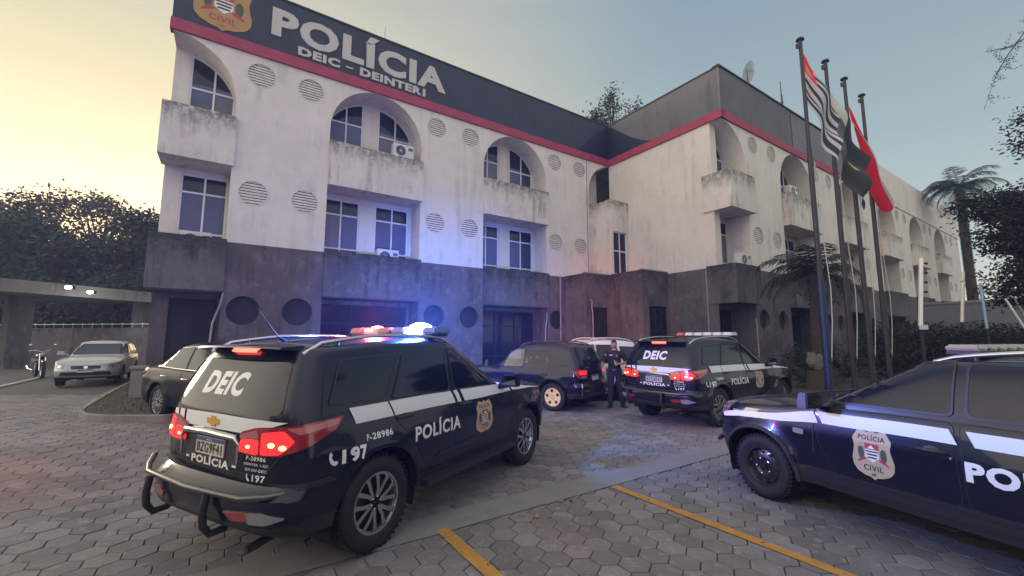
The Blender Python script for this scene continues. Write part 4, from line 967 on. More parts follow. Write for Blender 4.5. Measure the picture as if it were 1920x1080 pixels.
            n = len(rows[0]); vs = [v for r in rows for v in r]
            fs = [(i * n + j, i * n + j + 1, (i + 1) * n + j + 1, (i + 1) * n + j) for i in range(len(prof) - 1) for j in range(n - 1)]
            if P.get('open'):
                def keep(f):
                    c = [sum(vs[q][k] for q in f) / 4 for k in range(3)]; a, b, zlo, zhi = P['open']
                    return not (a < c[0] < b and abs(c[1]) > .45 and zlo < c[2] < zhi)
                fs = [f for f in fs if keep(f)]
            s.mb.add(vs, fs, mp_)
        n = len(rings[1][0]); L_ = rings[1][-1]; R_ = rings[-1][-1]; H = 10; vs = []
        for j in range(n):
            for k in range(H + 1):
                t = k / H; v = -1 + 2 * t; vs.append((L_[j][0], L_[j][1] + (R_[j][1] - L_[j][1]) * t, L_[j][2] + .028 * (1 - v * v) * min(1, abs(L_[j][1]) / .4)))
        s.mb.add(vs, [(j * (H + 1) + k, j * (H + 1) + k + 1, (j + 1) * (H + 1) + k + 1, (j + 1) * (H + 1) + k) for j in range(n - 1) for k in range(H)], mp_)
        s.bvh = BVHTree.FromPolygons([Vector(v) for v in s.mb.v], s.mb.f)
        s.root = empty(P['name'], (0, 0, 0), 0, P['label'], P['cat'], P.get('group'))
        s.body = s.mb.build('body', s.root, smooth=38, merge=True)
        # wheel wells and floor
        for ax in (0, P['wb']):
            for sg in (1, -1):
                m = MB(); r = ra + .015; n = 18; vs = []
                for k in range(n + 1):
                    t = -.35 + (math.pi + .7) * k / n
                    for y in (W - .045, W - .36): vs.append((ax + r * math.cos(t), sg * y, rz + r * math.sin(t)))
                m.add(vs, [(2 * k, 2 * k + 1, 2 * k + 3, 2 * k + 2) for k in range(n)], DARK)
                m.add([(ax + r * math.cos(-.35 + (math.pi + .7) * k / n), sg * (W - .36), rz + r * math.sin(-.35 + (math.pi + .7) * k / n)) for k in range(n + 1)], [tuple(range(n + 1))], DARK)
                m.build('wheel_arch_liner', s.root)
        m = MB(); m.box(((P['x0'] + P['x1']) / 2, 0, zb + .03), (P['x1'] - P['x0'] - .45, 2 * (W - .38), .1), DARK); m.box((P['wb'] / 2, 0, zb + .02), (P['wb'] - 2 * ra - .02, 2 * (W - .09), .06), DARK)
        m.box((0, 0, rz - .03), (.12, 2 * W - .5, .1), DARK); m.box((P['wb'], 0, rz - .03), (.1, 2 * W - .5, .08), DARK); m.build('underbody', s.root)
    def mp(s, view):
        W5 = 6
        vd = {'R': ((1, 0), (0, 1)), 'L': ((-1, 0), (0, -1)), 'B': ((0, -1), (1, 0)), 'F': ((0, 1), (-1, 0)),
              'BR': ((.7071, -.7071), (.7071, .7071)), 'BL': ((-.7071, -.7071), (.7071, -.7071)), 'FL': ((-.7071, .7071), (-.7071, -.7071)), 'FR': ((.7071, .7071), (-.7071, .7071))}
        if view == 'T':
            def f(u, v, o=0):
                h = s.bvh.ray_cast(Vector((u, v, 5)), Vector((0, 0, -1)))
                return h[0] + UP * o if h[0] else Vector((u, v, .9 + o))
            return f
        t, d = vd[view]; t = Vector((*t, 0)); d = Vector((*d, 0)); c = Vector((s.P['wb'] / 2, 0, 0)) if len(view) == 1 else Vector((0, 0, 0))
        def f(u, v, o=0):
            if 'zmap' in s.P:
                v = v + s.P['zmap'] * max(0, min(1, (v - .42) / .3)) * max(0, min(1, (1.66 - v) / .5))
                if view == 'R' and u < -.15: u += min(.09, (-.15 - u) * .4)
                if view == 'L' and u > .15: u -= min(.09, (u - .15) * .4)
            p = t * u + UP * v
            h = s.bvh.ray_cast(p - d * W5, d)
            if not h[0]:
                for dz in (.02, -.02, .05, -.05, .09, -.09):
                    for du in (0, .03, -.03, .07, -.07):
                        h = s.bvh.ray_cast(p + UP * dz + t * du - d * W5, d)
                        if h[0]: break
                    if h[0]: break
                if not h[0]: return p - d * .9
                q = h[0].copy(); q.z = v; q += t * ((p - q).dot(t)); return q - d * o
            n = h[1] if h[1].dot(d) < 0 else -h[1]
            n = (n - d * .35).normalized()
            return h[0] + n * o
        return f
    def decal(s, view, shapes, m, off=.004, thick=0, name='decal', parent=None, cut=.06, label=None):
        mb = MB(); mp = s.mp(view)
        for sh_ in shapes:
            bm = sh_ if isinstance(sh_, bmesh.types.BMesh) else poly2d(*sh_) if isinstance(sh_[0], list) else poly2d(sh_)
            if cut: grid_cut(bm, cut, cut)
            flat(mb, bm, m, mp, off, thick)
        o = mb.build(name, parent or s.root, smooth=30)
        if label: o['label'] = label
        return o
    def line(s, view, pts, w, m, off=.003, name='door_seam', parent=None, close=False):
        sh_ = []
        n = len(pts)
        for i in range(n if close else n - 1):
            a, b = Vector(pts[i]), Vector(pts[(i + 1) % n]); d = (b - a).normalized(); q = Vector((-d.y, d.x)) * w / 2; sh_.append([tuple(a - q - d * w * .3), tuple(b - q + d * w * .3), tuple(b + q + d * w * .3), tuple(a + q - d * w * .3)])
        return s.decal(view, sh_, m, off, 0, name, parent)
    def text(s, view, st, u0, u1, v0, v1, m=None, bold=.03, shear=0, name='lettering', off=.006):
        return s.decal(view, [text2d(st, u0, u1, v0, v1, bold, shear)], m or DECAL, off, 0, name, None, .12)
    def wheel(s, x, sg, style, rw, wd=.25, yo=0):
        y = sg * (s.P['W'] - .02 - wd / 2 + yo); r = empty('wheel', (x, y, rw)); r.parent = s.root; r.rotation_euler = (0, random.uniform(0, 6), 0)
        h = wd / 2; rr = s.P.get('rrim', rw * .63); t = MB()
        t.lathe([(rr, -h * .8), (rr + .03, -h * .95), (rw - .07, -h), (rw - .03, -h * .93), (rw - .008, -h * .72), (rw, -h * .3), (rw, h * .3), (rw - .008, h * .72), (rw - .03, h * .93), (rw - .07, h), (rr + .03, h * .95), (rr, h * .8)], RUB, 44)
        for k in range(44):
            for yy, zz in ((-h * .55, 0), (h * .55, .5)):
                a = 2 * math.pi * (k + zz) / 44; t.box(((rw + .002) * math.cos(a), yy, (rw + .002) * math.sin(a)), (.012, h * .55, .024), RUB, Matrix.Rotation(-a, 3, 'Y'))
        for q in (-h, h): t.lathe([(rr + .045, q * 1.003), (rw - .075, q * 1.008), (rw - .078, q * 1.0)], RUB, 44)
        t.build('tyre', r, smooth=40)
        o = sg; m = MB(); fy = o * h * .72
        m.lathe([(rr, -h * .8), (rr - .02, -h * .5), (rr - .03, 0), (rr - .02, h * .5), (rr, h * .8)], ALLOY if style != 'steel' else STEELB, 40)
        if style == 'multi' or style == 'sedan':
            m.lathe([(0, fy * .55), (rr * .97, fy * .5)], RIMD, 40)
            m.lathe([(rr - .012, fy * 1.12), (rr + .006, fy * 1.15), (rr + .008, fy * 1.02), (rr - .02, fy * .95)], ALLOY, 40)
            ns = 6 if style == 'multi' else 8
            for k in range(ns):
                for q in (-1, 1):
                    a0 = 2 * math.pi * k / ns + q * .10; a1 = 2 * math.pi * k / ns + q * (.30 if ns == 6 else .2); pts = []
                    w0, w1 = .016, .021
                    for aa, r_, w_ in ((a0, .055, w0), (a0 * .5 + a1 * .5, rr * .55, w0), (a1, rr - .005, w1)):
                        c = Vector((math.cos(aa), 0, math.sin(aa))); tt = Vector((-math.sin(aa), 0, math.cos(aa))); pts.append((c * r_ - tt * w_, c * r_ + tt * w_))
                    ys = [fy * 1.0, fy * 1.08, fy * 1.04]; vs = []
                    for i in range(3):
                        for p in pts[i]: vs.append(p + Vector((0, ys[i], 0)))
                        for p in pts[i]: vs.append(p + Vector((0, ys[i] - o * .035, 0)))
                    fs = []
                    for i in range(2): b = 4 * i; fs += [(b, b + 1, b + 5, b + 4), (b + 2, b + 6, b + 7, b + 3), (b, b + 4, b + 6, b + 2), (b + 1, b + 3, b + 7, b + 5)]
                    m.add(vs, fs, ALLOY)
            m.lathe([(0, fy * 1.06), (.035, fy * 1.05), (.06, fy * .98), (.065, fy * .7)], RIMD, 20)
            for k in range(6): a = 2 * math.pi * k / 6; m.ball((.048 * math.cos(a), fy * 1.0, .048 * math.sin(a)), .009, CHROME, 6, 4)
        elif style == 'steel':
            m.lathe([(rr - .02, fy * 1.05), (rr - .035, fy * .8), (rr * .80, fy * .55), (rr * .62, fy * .75), (rr * .45, fy * .85), (rr * .34, fy * .62), (.0, fy * .6)], STEELB, 40)
            m.lathe([(rr - .022, fy * 1.05), (rr + .006, fy * 1.1), (rr + .008, fy * 1.0)], STEELB, 40)
            for k in range(10): a = 2 * math.pi * k / 10; m.lathe([(0, 0), (.020, 0)], DARK, 10, None, (rr * .72 * math.cos(a), fy * .70 + o * .012, rr * .72 * math.sin(a)))
            for k in range(5): a = 2 * math.pi * k / 5 + .3; m.ball((rr * .38 * math.cos(a), fy * .84, rr * .38 * math.sin(a)), .013, CHROME, 8, 5)
            m.lathe([(0, fy * .9), (.03, fy * .88), (.036, fy * .6)], STEELB, 16)
        else:
            c = s.P.get('rimcol', ALLOY); m.lathe([(0, fy * 1.02), (rr * .3, fy * 1.05), (rr * .92, fy * .98), (rr, fy * 1.08), (rr + .008, fy)], c, 40)
            for k in range(5):
                a = 2 * math.pi * k / 5 + .4; vs = [(rr * q * math.cos(a + d_), fy * 1.04 + o * .006, rr * q * math.sin(a + d_)) for q, d_ in ((.48, 0), (.62, -.25), (.82, -.17), (.85, 0), (.82, .17), (.62, .25))]; m.add(vs, [tuple(range(6))], DARK)
            for k in range(5): a = 2 * math.pi * k / 5; m.ball((rr * .2 * math.cos(a), fy * 1.05, rr * .2 * math.sin(a)), .012, DARK, 6, 4)
        m.build('rim', r, smooth=35); return r
    def wheels(s, style, rw=None, wd=.25, yo=0):
        for x in (0, s.P['wb']):
            for sg in (1, -1): s.wheel(x, sg, style, rw or s.P['rw'], wd, yo)
    def handle(s, x, z, parent=None, m=None, L=.19):
        for v, sg in (('R', -1), ('L', 1)):
            q = s.mp(v)(x if v == 'R' else -x, z, 0); h = MB()
            h.tube([q + Vector((-L / 2, sg * -.002, 0)), q + Vector((-L * .42, sg * .03, .004)), q + Vector((0, sg * .036, .006)), q + Vector((L * .42, sg * .03, .004)), q + Vector((L / 2, sg * -.002, 0))], [.012, .016, .017, .016, .012], m or BLACKP, 8)
            o = h.build('handle', (parent or {}).get(v) or s.root, smooth=60)
            h = MB(); h.ball(q + Vector((0, sg * -.002, 0)), .05, BLACKP, 16, 8, (1.25, .22, .8)); h.build('handle_recess', o)
    def doors(s, polys, windows=None, m=None, off=.0035):
        """raised door skins with dark shut lines, one child per door"""
        out = []
        for poly in polys:
            dd = {}
            for v in ('R', 'L'):
                f = (lambda p: p) if v == 'R' else (lambda p: (-p[0], p[1]))
                P2 = [f(p) for p in rounded(poly, .06)]
                s.line(v, P2, .012, DARK, .0015, 'door_seam', close=True)
                dd[v] = s.decal(v, [P2], m or s.P['paint'], off, .003, 'door', cut=.055)
            out.append(dd)
        return out
    def windows(s, polys, m=None, off=.006, r=.05, name='window'):
        for poly in polys:
            for v in ('R', 'L'):
                f = (lambda p: p) if v == 'R' else (lambda p: (-p[0], p[1]))
                P2 = [f(p) for p in rounded(poly, r)]; cx = sum(p[0] for p in P2) / len(P2); cz = sum(p[1] for p in P2) / len(P2)
                o = s.decal(v, [P2], m or CARGL, off, .006, name, cut=.07)
                w_, h_ = max(abs(p[0] - cx) for p in P2), max(abs(p[1] - cz) for p in P2)
                big = [(cx + (p[0] - cx) * (1 + .022 / w_), cz + (p[1] - cz) * (1 + .02 / h_)) for p in P2]
                s.decal(v, [[big, P2]], BLACKP, off + .003, .008, 'window_seal', o, cut=.07)
    def screen(s, view, poly, r=.07, m=None, name='windscreen', off=.005):
        P2 = rounded(poly, r); o = s.decal(view, [P2], m or CARGL, off, .005, name, cut=.08); return o
    def rails(s, xs, y, z, m, h=.05, rr=.016):
        for sg in (1, -1):
            q = MB(); pts = []
            for i in range(13):
                x = xs[0] + (xs[1] - xs[0]) * i / 12; hit = s.bvh.ray_cast(Vector((x, sg * y, 4)), Vector((0, 0, -1))); zz = (hit[0].z if hit[0] else z); k = min(1, 3 * min(i / 12, 1 - i / 12)); pts.append((x, sg * y, zz + h * k ** .6))
            q.tube(pts, rr, m, 8)
            for i in (2, 10): q.tube([pts[i], (pts[i][0], pts[i][1], pts[i][2] - h)], rr * .8, BLACKP, 6)
            q.build('roof_rail', s.root, smooth=60)
    def mirrors(s, x, z, m, wd=.24, ht=.16):
        for sg in (1, -1):
            y = s.P['W'] - .03; q = MB(); q.box((x, sg * (y + .14), z + .03), (.11, wd, ht), m, None, .82); q.tube([(x + .02, sg * (y - .06), z - .05), (x + .01, sg * (y + .06), z - .02)], .028, BLACKP, 8); o = q.build('mirror', s.root, smooth=50, bevel=.034)
            q = MB(); q.box((x - .054, sg * (y + .14), z + .03), (.006, wd * .78, ht * .70), mat('mirror_glass', (.25, .26, .28), .03, 1)); q.build('mirror_glass', o)
    def plate(s, view, u, v, w_, h_, txt, off=.012):
        o = s.decal(view, [rect(u - w_ / 2, u + w_ / 2, v - h_ / 2, v + h_ / 2)], PLATE, off, .01, 'number_plate', cut=.2)
        s.decal(view, [rect(u - w_ / 2 + .004, u + w_ / 2 - .004, v + h_ / 2 - .032, v + h_ / 2 - .004)], PLATEB, off + .002, 0, 'plate_strip', o, cut=.2)
        s.decal(view, [text2d('BRASIL', u - .04, u + .04, v + h_ / 2 - .025, v + h_ / 2 - .011, .01)], DECAL, off + .004, 0, 'plate_text', o, cut=0)
        if txt: s.decal(view, [text2d(txt, u - w_ * .44, u + w_ * .44, v - h_ * .40, v + h_ * .18, .02)], DECALB, off + .003, 0, 'plate_text', o, cut=0)
        return o
    def lightbar(s, x, z, L_, lit, wd=.30):
        r = empty('light_bar', (x, 0, z)); r.parent = s.root; hh = .048 if lit is None else .075
        b = MB(); b.box((0, 0, .0), (wd, L_ * .92, .035), BLACKP); b.box((0, 0, -.04), (wd * .6, .12, .06), BLACKP)
        for sg in (1, -1): b.box((0, sg * L_ * .36, -.05), (.06, .06, .1), BLACKP)
        b.build('bar_base', r, bevel=.008)
        RL = mat('beacon_red', (.35, .02, .02), .12, coat=1); BLu = mat('beacon_blue', (.03, .08, .35), .12, coat=1); CL = mat('beacon_clear', (.55, .52, .50), .12, coat=1)
        RO = mat('beacon_red_lit', (.8, .05, .05), .2, emis=(1, .05, .04), estr=7); BO = mat('beacon_blue_lit', (.1, .3, .9), .2, emis=(.10, .36, 1), estr=26)
        HO = mat('beacon_red_core', (.9, .3, .2), .2, emis=(1, .20, .10), estr=12); HB = mat('beacon_blue_core', (.6, .9, 1), .2, emis=(.55, .9, 1), estr=60)
        n = 6
        for k in range(n):
            y = L_ / 2 - (k + .5) * L_ / n; red = k < 3
            if lit: m_ = (RO if red else BO) if k in (1, 4) else (RL if red else BLu)
            else: m_ = RL if (k == 0 and lit is False) else (CL if lit is False else mat('beacon_smoked', (.20, .17, .14), .15, coat=1))
            q = MB(); q.box((0, y, .018 + hh / 2), (wd, L_ / n * .93, hh), m_, None, .86); o = q.build('beacon_lens', r, bevel=.014)
            if lit and k in (1, 4):
                q = MB(); q.ball((0, y, .06), .085 if red else .125, HO if red else HB, 16, 10, (1.1, 1.3, .66)); q.box((0, y, .06), (wd * .98 + .012, L_ / n * .5, .034), HO if red else HB); q.build('lamp_bloom_core', o)  # core swollen past its lens, the lamp's bloom built as a solid
                l = bpy.data.lights.new('beacon_glow', 'POINT'); l.energy = 300 if red else 1200; l.color = (1, .08, .14) if red else (.05, .22, 1); l.shadow_soft_size = .08
                lo = bpy.data.objects.new('beacon_glow', l); COL.objects.link(lo); lo.parent = o; lo.location = (-.02, y, .22)
                l = bpy.data.lights.new('beacon_beam', 'SPOT'); l.energy = 4500 if red else 12000; l.color = (1, .12, .20) if red else (.05, .20, 1); l.shadow_soft_size = .08; l.spot_size = R(30 if red else 60); l.spot_blend = 1
                lo = bpy.data.objects.new('beacon_beam', l); COL.objects.link(lo); lo.parent = o; lo.location = (.2, y, .12); lo.rotation_euler = (R(92 if red else 89), 0, R(-90 + (8 if red else 38)))
        return r
    def place(s, x, y, deg): s.root.location = (x, y, 0); s.root.rotation_euler = (0, 0, R(deg))

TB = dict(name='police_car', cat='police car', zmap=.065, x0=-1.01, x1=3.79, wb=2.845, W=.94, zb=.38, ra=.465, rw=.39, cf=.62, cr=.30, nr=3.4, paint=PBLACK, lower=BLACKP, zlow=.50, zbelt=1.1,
          belt=[(-1.1, 1.165), (-.6, 1.195), (.6, 1.195), (1.6, 1.180), (2.3, 1.155), (2.8, 1.120), (3.3, 1.065), (3.6, 0.995), (3.8, 0.905)],
          deck=[(-1.1, 1.185), (2.2, 1.195), (2.5, 1.225), (3.0, 1.195), (3.4, 1.125), (3.62, 1.045), (3.8, 0.925)],
          fx=[(.38, 3.66), (.48, 3.76), (.66, 3.79), (.82, 3.775), (.96, 3.72), (1.11, 3.62)], rx=[(.38, -.86), (.46, -.98), (.60, -1.01), (.685, -1.0), (.715, -.905), (.95, -.90), (1.22, -.885)],
          gf=(2.46, 1.42), gr=(-.885, -.66), gre=1.7, gw=.885, gt=.70, gcr=.26, gcf=.42, roof=[(-.77, 1.70), (-.5, 1.735), (.2, 1.77), (1.0, 1.775), (1.5, 1.745), (1.8, 1.69)], flare=.03)
def trailblazer(label, plate_txt, lit, code='P-28986'):
    P = dict(TB); P['label'] = label; P['group'] = 'black and white patrol cars'
    c = Car(P); c.wheels('multi', .39, .255, 0.0)
    fd = [(1.10, 1.085), (1.08, .56), (2.12, .55), (2.30, .72), (2.36, 1.03), (2.32, 1.07)]; rd_ = [(1.06, 1.085), (1.04, .56), (.55, .56), (.46, .72), (.22, .95), (.12, 1.09)]
    D = c.doors([fd, rd_], None)
    c.handle(1.28, .99, D[0]); c.handle(.30, 1.0, D[1])
    c.windows([[(-.60, 1.22), (.06, 1.20), (.30, 1.62), (-.44, 1.60)], [(.17, 1.19), (1.02, 1.17), (1.02, 1.665), (.40, 1.64)], [(1.12, 1.17), (2.16, 1.145), (1.70, 1.50), (1.45, 1.66), (1.12, 1.675)]])
    g = c.screen('B', [(-.76, 1.16), (.76, 1.16), (.64, 1.615), (-.64, 1.615)], .10, name='rear_window')
    c.screen('F', [(-.76, 1.17), (.76, 1.17), (.62, 1.66), (-.62, 1.66)], .08)
    # belt band with slanted breaks
    zt = lambda x: interp(P['belt'], x) - .035 - .045 * max(0, min(1, (x - 2.3) / .5)); zbm = lambda x: interp(P['belt'], x) - .165 + max(0, x - 1.6) * .045
    def band(x0, x1, sl=.05, n=9):
        top = [(x0 + (x1 - x0) * i / n, zt(x0 + (x1 - x0) * i / n)) for i in range(n + 1)]; bot = [(x1 + sl - (x1 - x0) * i / n, zbm(x1 - (x1 - x0) * i / n)) for i in range(n + 1)]; return top + bot
    for v in ('R', 'L'):
        f = (lambda p: p) if v == 'R' else (lambda p: (-p[0], p[1]))
        c.decal(v, [[f(p) for p in band(a, b)] for a, b in ((-.42, .10), (.12, 1.045), (1.09, 1.16), (1.22, 2.30), (2.36, 3.42))], BAND, .0085, 0, 'belt_band', cut=.05)
    c.decal('B', [[(-q[0], q[1]) for q in P_] for P_ in ([(-.80, 1.115), (-.6, 1.125), (0, 1.135), (.46, 1.13), (.44, 1.02), (-.52, 1.02), (-.58, 1.05)], [(.50, 1.13), (.60, 1.128), (.58, 1.03), (.48, 1.022)], [(.64, 1.126), (.80, 1.11), (.72, 1.05), (.62, 1.035)])], BAND, .006, 0, 'belt_band')
    # tail lights wrapping the corner
    for v, sg in (('BR', 1), ('BL', -1)):
        fl = (lambda p: (p[0], p[1])) if sg > 0 else (lambda p: (-p[0], p[1]))
        base = [fl(p) for p in [(-.38, .90), (-.36, 1.03), (-.22, 1.075), (.36, 1.115), (.30, 1.02), (.14, .94), (-.04, .885), (-.30, .875)]]
        tl = c.decal(v, [rounded(base, .03)], TAILR, .014, .012, 'tail_light', cut=.035)
        c.decal(v, [rounded([fl(p) for p in [(-.37, .895), (-.345, .985), (-.20, .99), (-.20, .885)]], .02), rounded([fl(p) for p in [(-.18, .888), (-.18, 1.04), (-.02, 1.06), (.06, .985), (-.03, .90)]], .02)], TAILON, .019, .004, 'lit_lens', tl, cut=.035)
        hp = [fl(p) for p in ((-.28, .935), (-.10, .96), (-.02, .945))]
        for i, p in enumerate(hp): c.decal(v, [ell(p[0], p[1], .016 if i == 0 else .026, .012 if i == 0 else .018, 12)], TAILHOT, .024, .003, 'lamp_filament', tl, cut=0)
        for lens_ in ([(-.36, .99), (-.34, 1.02), (-.22, 1.055), (-.20, 1.0)], [(.0, 1.075), (.33, 1.10), (.31, 1.06), (.08, 1.03)]): c.decal(v, [rounded([fl(p) for p in lens_], .01)], mat('tail_pale', (.45, .12, .12), .15, coat=1), .0185, .003, 'clear_lens', tl, cut=.04)
        # reflector / fog lamp in the bumper
        c.decal('B', [[(sg * .55 if False else q, z) for q, z in ([(sg * .42, .545), (sg * .66, .565), (sg * .66, .515), (sg * .50, .50)])]], TAILR, .012, .01, 'reflector')
        c.decal(v, [rounded([fl(p) for p in [(-.22, .50), (-.235, .565), (-.12, .57), (.04, .535), (-.10, .50)]], .02)], LAMPC, .012, .01, 'reversing_lamp')
    # hatch furniture
    c.line('B', [(-.84, 1.14), (-.80, .90), (-.66, .74), (.66, .74), (.80, .90), (.84, 1.14)], .012, DARK, .003, 'hatch_seam')
    c.decal('B', [rounded([(-.40, 1.0), (.40, 1.0), (.36, .76), (-.36, .76)], .06)], BLACKP, .003, 0, 'plate_recess')
    h = MB(); q = [c.mp('B')(u, z, .03) for u, z in ((-.40, .80), (-.40, .93), (-.36, .985), (0, .995), (.36, .985), (.40, .93), (.40, .80))]; h.tube(q, [.008, .012, .022, .026, .022, .012, .008], CHROME, 10); h.build('chrome_trim', c.root, smooth=60)
    c.plate('B', 0, .885, .40, .13, plate_txt, .016)
    c.decal('B', [[(-.085, 1.055), (-.03, 1.055), (-.024, 1.035), (.04, 1.035), (.034, 1.055), (.085, 1.055), (.07, 1.095), (.02, 1.095), (.015, 1.112), (-.045, 1.112), (-.04, 1.095), (-.1, 1.095)]], GOLD, .014, .01, 'maker_emblem', cut=0)
    c.decal('B', [rounded([(-.17, 1.672), (.17, 1.672), (.16, 1.700), (-.16, 1.700)], .012)], mat('brake_light_lit', (.6, .03, .03), .3, emis=(1, .10, .07), estr=5 if lit else 9), .03, .02, 'high_brake_light', cut=.2)
    sp = MB(); vs = []
    for t in range(13):
        y = -.60 + 1.20 * t / 12; b_ = .05 * (1 - (y / .60) ** 2)
        for dx, z in ((.16, 1.735), (-.055, 1.722), (-.06, 1.708), (.10, 1.69)): vs.append((-.71 + dx - b_ * (1 if dx < 0 else 0), y, z + .012 * (1 - (y / .60) ** 2)))
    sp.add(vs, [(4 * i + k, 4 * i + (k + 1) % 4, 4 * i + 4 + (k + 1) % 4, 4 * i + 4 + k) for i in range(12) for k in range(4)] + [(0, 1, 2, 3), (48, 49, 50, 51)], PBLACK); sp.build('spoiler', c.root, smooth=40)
    c.text('B', 'DEIC', -.31, .27, 1.29, 1.50, DECAL, .045, .12)
    c.text('B', 'POLÍCIA', -.27, .27, .685 + .055, .685 + .13, DECAL, .04); c.decal('B', [rect(-.36, -.31, .765, .782), rect(.31, .36, .765, .782)], DECAL, .006, 0, 'dash_mark')
    c.text('B', code, .50, .70, .845, .878, DECAL, .02) if False else None
    RB = lambda u0, u1: (u0, u1)
    c.text('B', code, .47, .67, .84, .87, DECAL, .015); c.text('B', 'DEINTER 1-SJC', .45, .70, .80, .822, DECAL, .01); c.text('B', 'DIV.INV-DEIC', .47, .69, .765, .785, DECAL, .01)
    c.text('B', '197', .55, .70, .695 + .035, .695 + .072 + .02, DECAL, .03) if False else None
    c.text('B', '197', .55, .68, .70, .745, DECAL, .03); c.decal('B', [phone2d(.505, .722, .034)], DECAL, .006, 0, 'phone_mark', cut=0)
    for v in ('R', 'L'):
        f = (lambda a, b: (a, b)) if v == 'R' else (lambda a, b: (-b, -a))
        c.text(v, code, *f(-.20, .12), .845 + .03, .845 + .085, DECAL, .025)
        c.text(v, '197', *f(-.52, -.22), .72 + .03, .72 + .14, DECAL, .045)
        c.decal(v, [phone2d((-.60 if v == 'R' else .18 - .02), .81, .075)] if v == 'R' else [phone2d(.15, .81, .075)], DECAL, .006, 0, 'phone_mark', cut=0)
        c.text(v, 'POLÍCIA', *f(.42, 1.16), .745, .915, DECAL, .03)
        bm_ = MB(); mp_ = c.mp(v); badge(bm_, lambda u, w, o=0: mp_(u, w, .006 + o), (1.66 if v == 'R' else -1.66), .80, .40, .36, DECALT, cut=.1, e=.0015); bm_.build('badge', c.root)
        # sill moulding and running board
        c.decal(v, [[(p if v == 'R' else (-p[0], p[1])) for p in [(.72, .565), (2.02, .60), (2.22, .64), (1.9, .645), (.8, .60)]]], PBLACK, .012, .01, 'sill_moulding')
        c.line(v, [(q if v == 'R' else -q, z) for q, z in ((2.36, 1.03), (2.40, .80))], .01, DARK, .003, 'wing_seam')
        sg = -1 if v == 'R' else 1
        sb = MB(); sb.box((1.42, sg * .93, .40), (1.78, .17, .055), BLACKP)
        for q in (.8, 2.0): sb.box((q, sg * .86, .37), (.06, .2, .05), BLACKP)
        sb.build('running_board', c.root, bevel=.012)
        c.decal(v, [[(p if v == 'R' else (-p[0], p[1])) for p in rounded([(-.56, .665), (-.86, .665), (-.96, .70), (-.62, .70)], .01)]], CHROME if False else BLACKP, .010, .006, 'bumper_crease')
    # front end
    c.decal('F', [rounded([(-.52, .80), (.52, .80), (.56, .93), (-.56, .93)], .03), rounded([(-.55, .60), (.55, .60), (.55, .76), (-.55, .76)], .03)], BLACKP, .008, .01, 'grille')
    for v, sg in (('FR', 1), ('FL', -1)):
        cc = (3.6 + .9) * -.7071
        u0 = (3.45 * .7071 - .80 * .7071) * 1
        c.decal(v, [rounded([(-sg * 0 + (u0 - .16 if sg > 0 else -u0 + .16), .84), ((u0 - .16 if sg > 0 else -u0 + .16), .93), ((u0 + .22 if sg > 0 else -u0 - .22), .96), ((u0 + .16 if sg > 0 else -u0 - .16), .87)], .03)], LAMPC, .012, .01, 'headlight') if False else None
    c.mirrors(2.12, 1.22, PBLACK); c.rails((-.62, 1.35), .66, 1.8, CHROME, .055, .017)
    # rear guard tube with hoops, exhaust, antenna
    gm = MB(); gm.tube([(-.80, -.84, .70), (-.93, -.78, .70), (-1.02, -.64, .695), (-1.06, 0, .69), (-1.03, .66, .70), (-.98, .78, .73), (-.92, .84, .79)], .021, mat('guard_tube', (.13, .125, .12), .32, .8), 12); gm.build('rear_guard', c.root, smooth=60)
    for y in (-.26, .60):
        gm = MB(); gm.tube([(-1.04, y, .67), (-1.06, y, .55), (-1.05, y, .45), (-1.01, y - .02, .39), (-.92, y - .03, .40), (-.84, y - .03, .46)], .027, BLACKP, 10); gm.build('guard_hoop', c.root, smooth=60)
    gm = MB(); gm.tube([(-.6, -.55, .34), (-.92, -.60, .32)], .030, BLACKP, 12); gm.tube([(-.925, -.6, .32), (-.93, -.6, .32)], .023, DARK, 12); gm.build('exhaust_pipe', c.root, smooth=50)
    gm = MB(); gm.tube([(-.32, 0, 1.76), (-.40, 0, 1.80)], [.02, .012], BLACKP, 8); gm.tube([(-.40, 0, 1.80), (-.62, 0, 2.06)], [.006, .0035], BLACKP, 6); gm.build('roof_antenna', c.root)
    c.lightbar(1.14, 1.83, 1.42, lit)
    return c
near = trailblazer('black police patrol SUV nearest the camera with its red and blue roof lights flashing', 'BZG9F41', True)
near.place(-1.95, 4.27, 61.5)
mid = trailblazer('black police patrol SUV parked by the officer with brake lights on and roof lights off', 'BZG0E47', False)
mid.place(3.72, 9.59, 35.5)
# ---- black pickup-sized SUV at the right edge
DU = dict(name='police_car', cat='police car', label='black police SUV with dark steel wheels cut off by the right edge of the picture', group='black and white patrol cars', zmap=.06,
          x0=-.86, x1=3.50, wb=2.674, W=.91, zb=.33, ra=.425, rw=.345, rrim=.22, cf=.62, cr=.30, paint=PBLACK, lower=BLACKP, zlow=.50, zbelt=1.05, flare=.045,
          belt=[(-.86, 1.115), (0, 1.145), (1.2, 1.135), (2.0, 1.115), (2.5, 1.085), (2.9, 1.055), (3.2, 1.005), (3.5, 0.905)], deck=[(-.9, 1.135), (2.0, 1.155), (2.2, 1.195), (2.7, 1.175), (3.1, 1.115), (3.35, 1.035), (3.5, 0.935)],
          fx=[(.33, 3.38), (.45, 3.47), (.62, 3.50), (.80, 3.49), (.95, 3.42), (1.08, 3.32)], rx=[(.33, -.76), (.44, -.84), (.62, -.86), (.7, -.79), (.9, -.77), (1.1, -.75)],
          gf=(2.22, 1.30), gr=(-.76, -.50), gre=1.5, gw=.85, gt=.66, roof=[(-.6, 1.57), (-.2, 1.60), (.6, 1.625), (1.1, 1.61), (1.5, 1.565)])
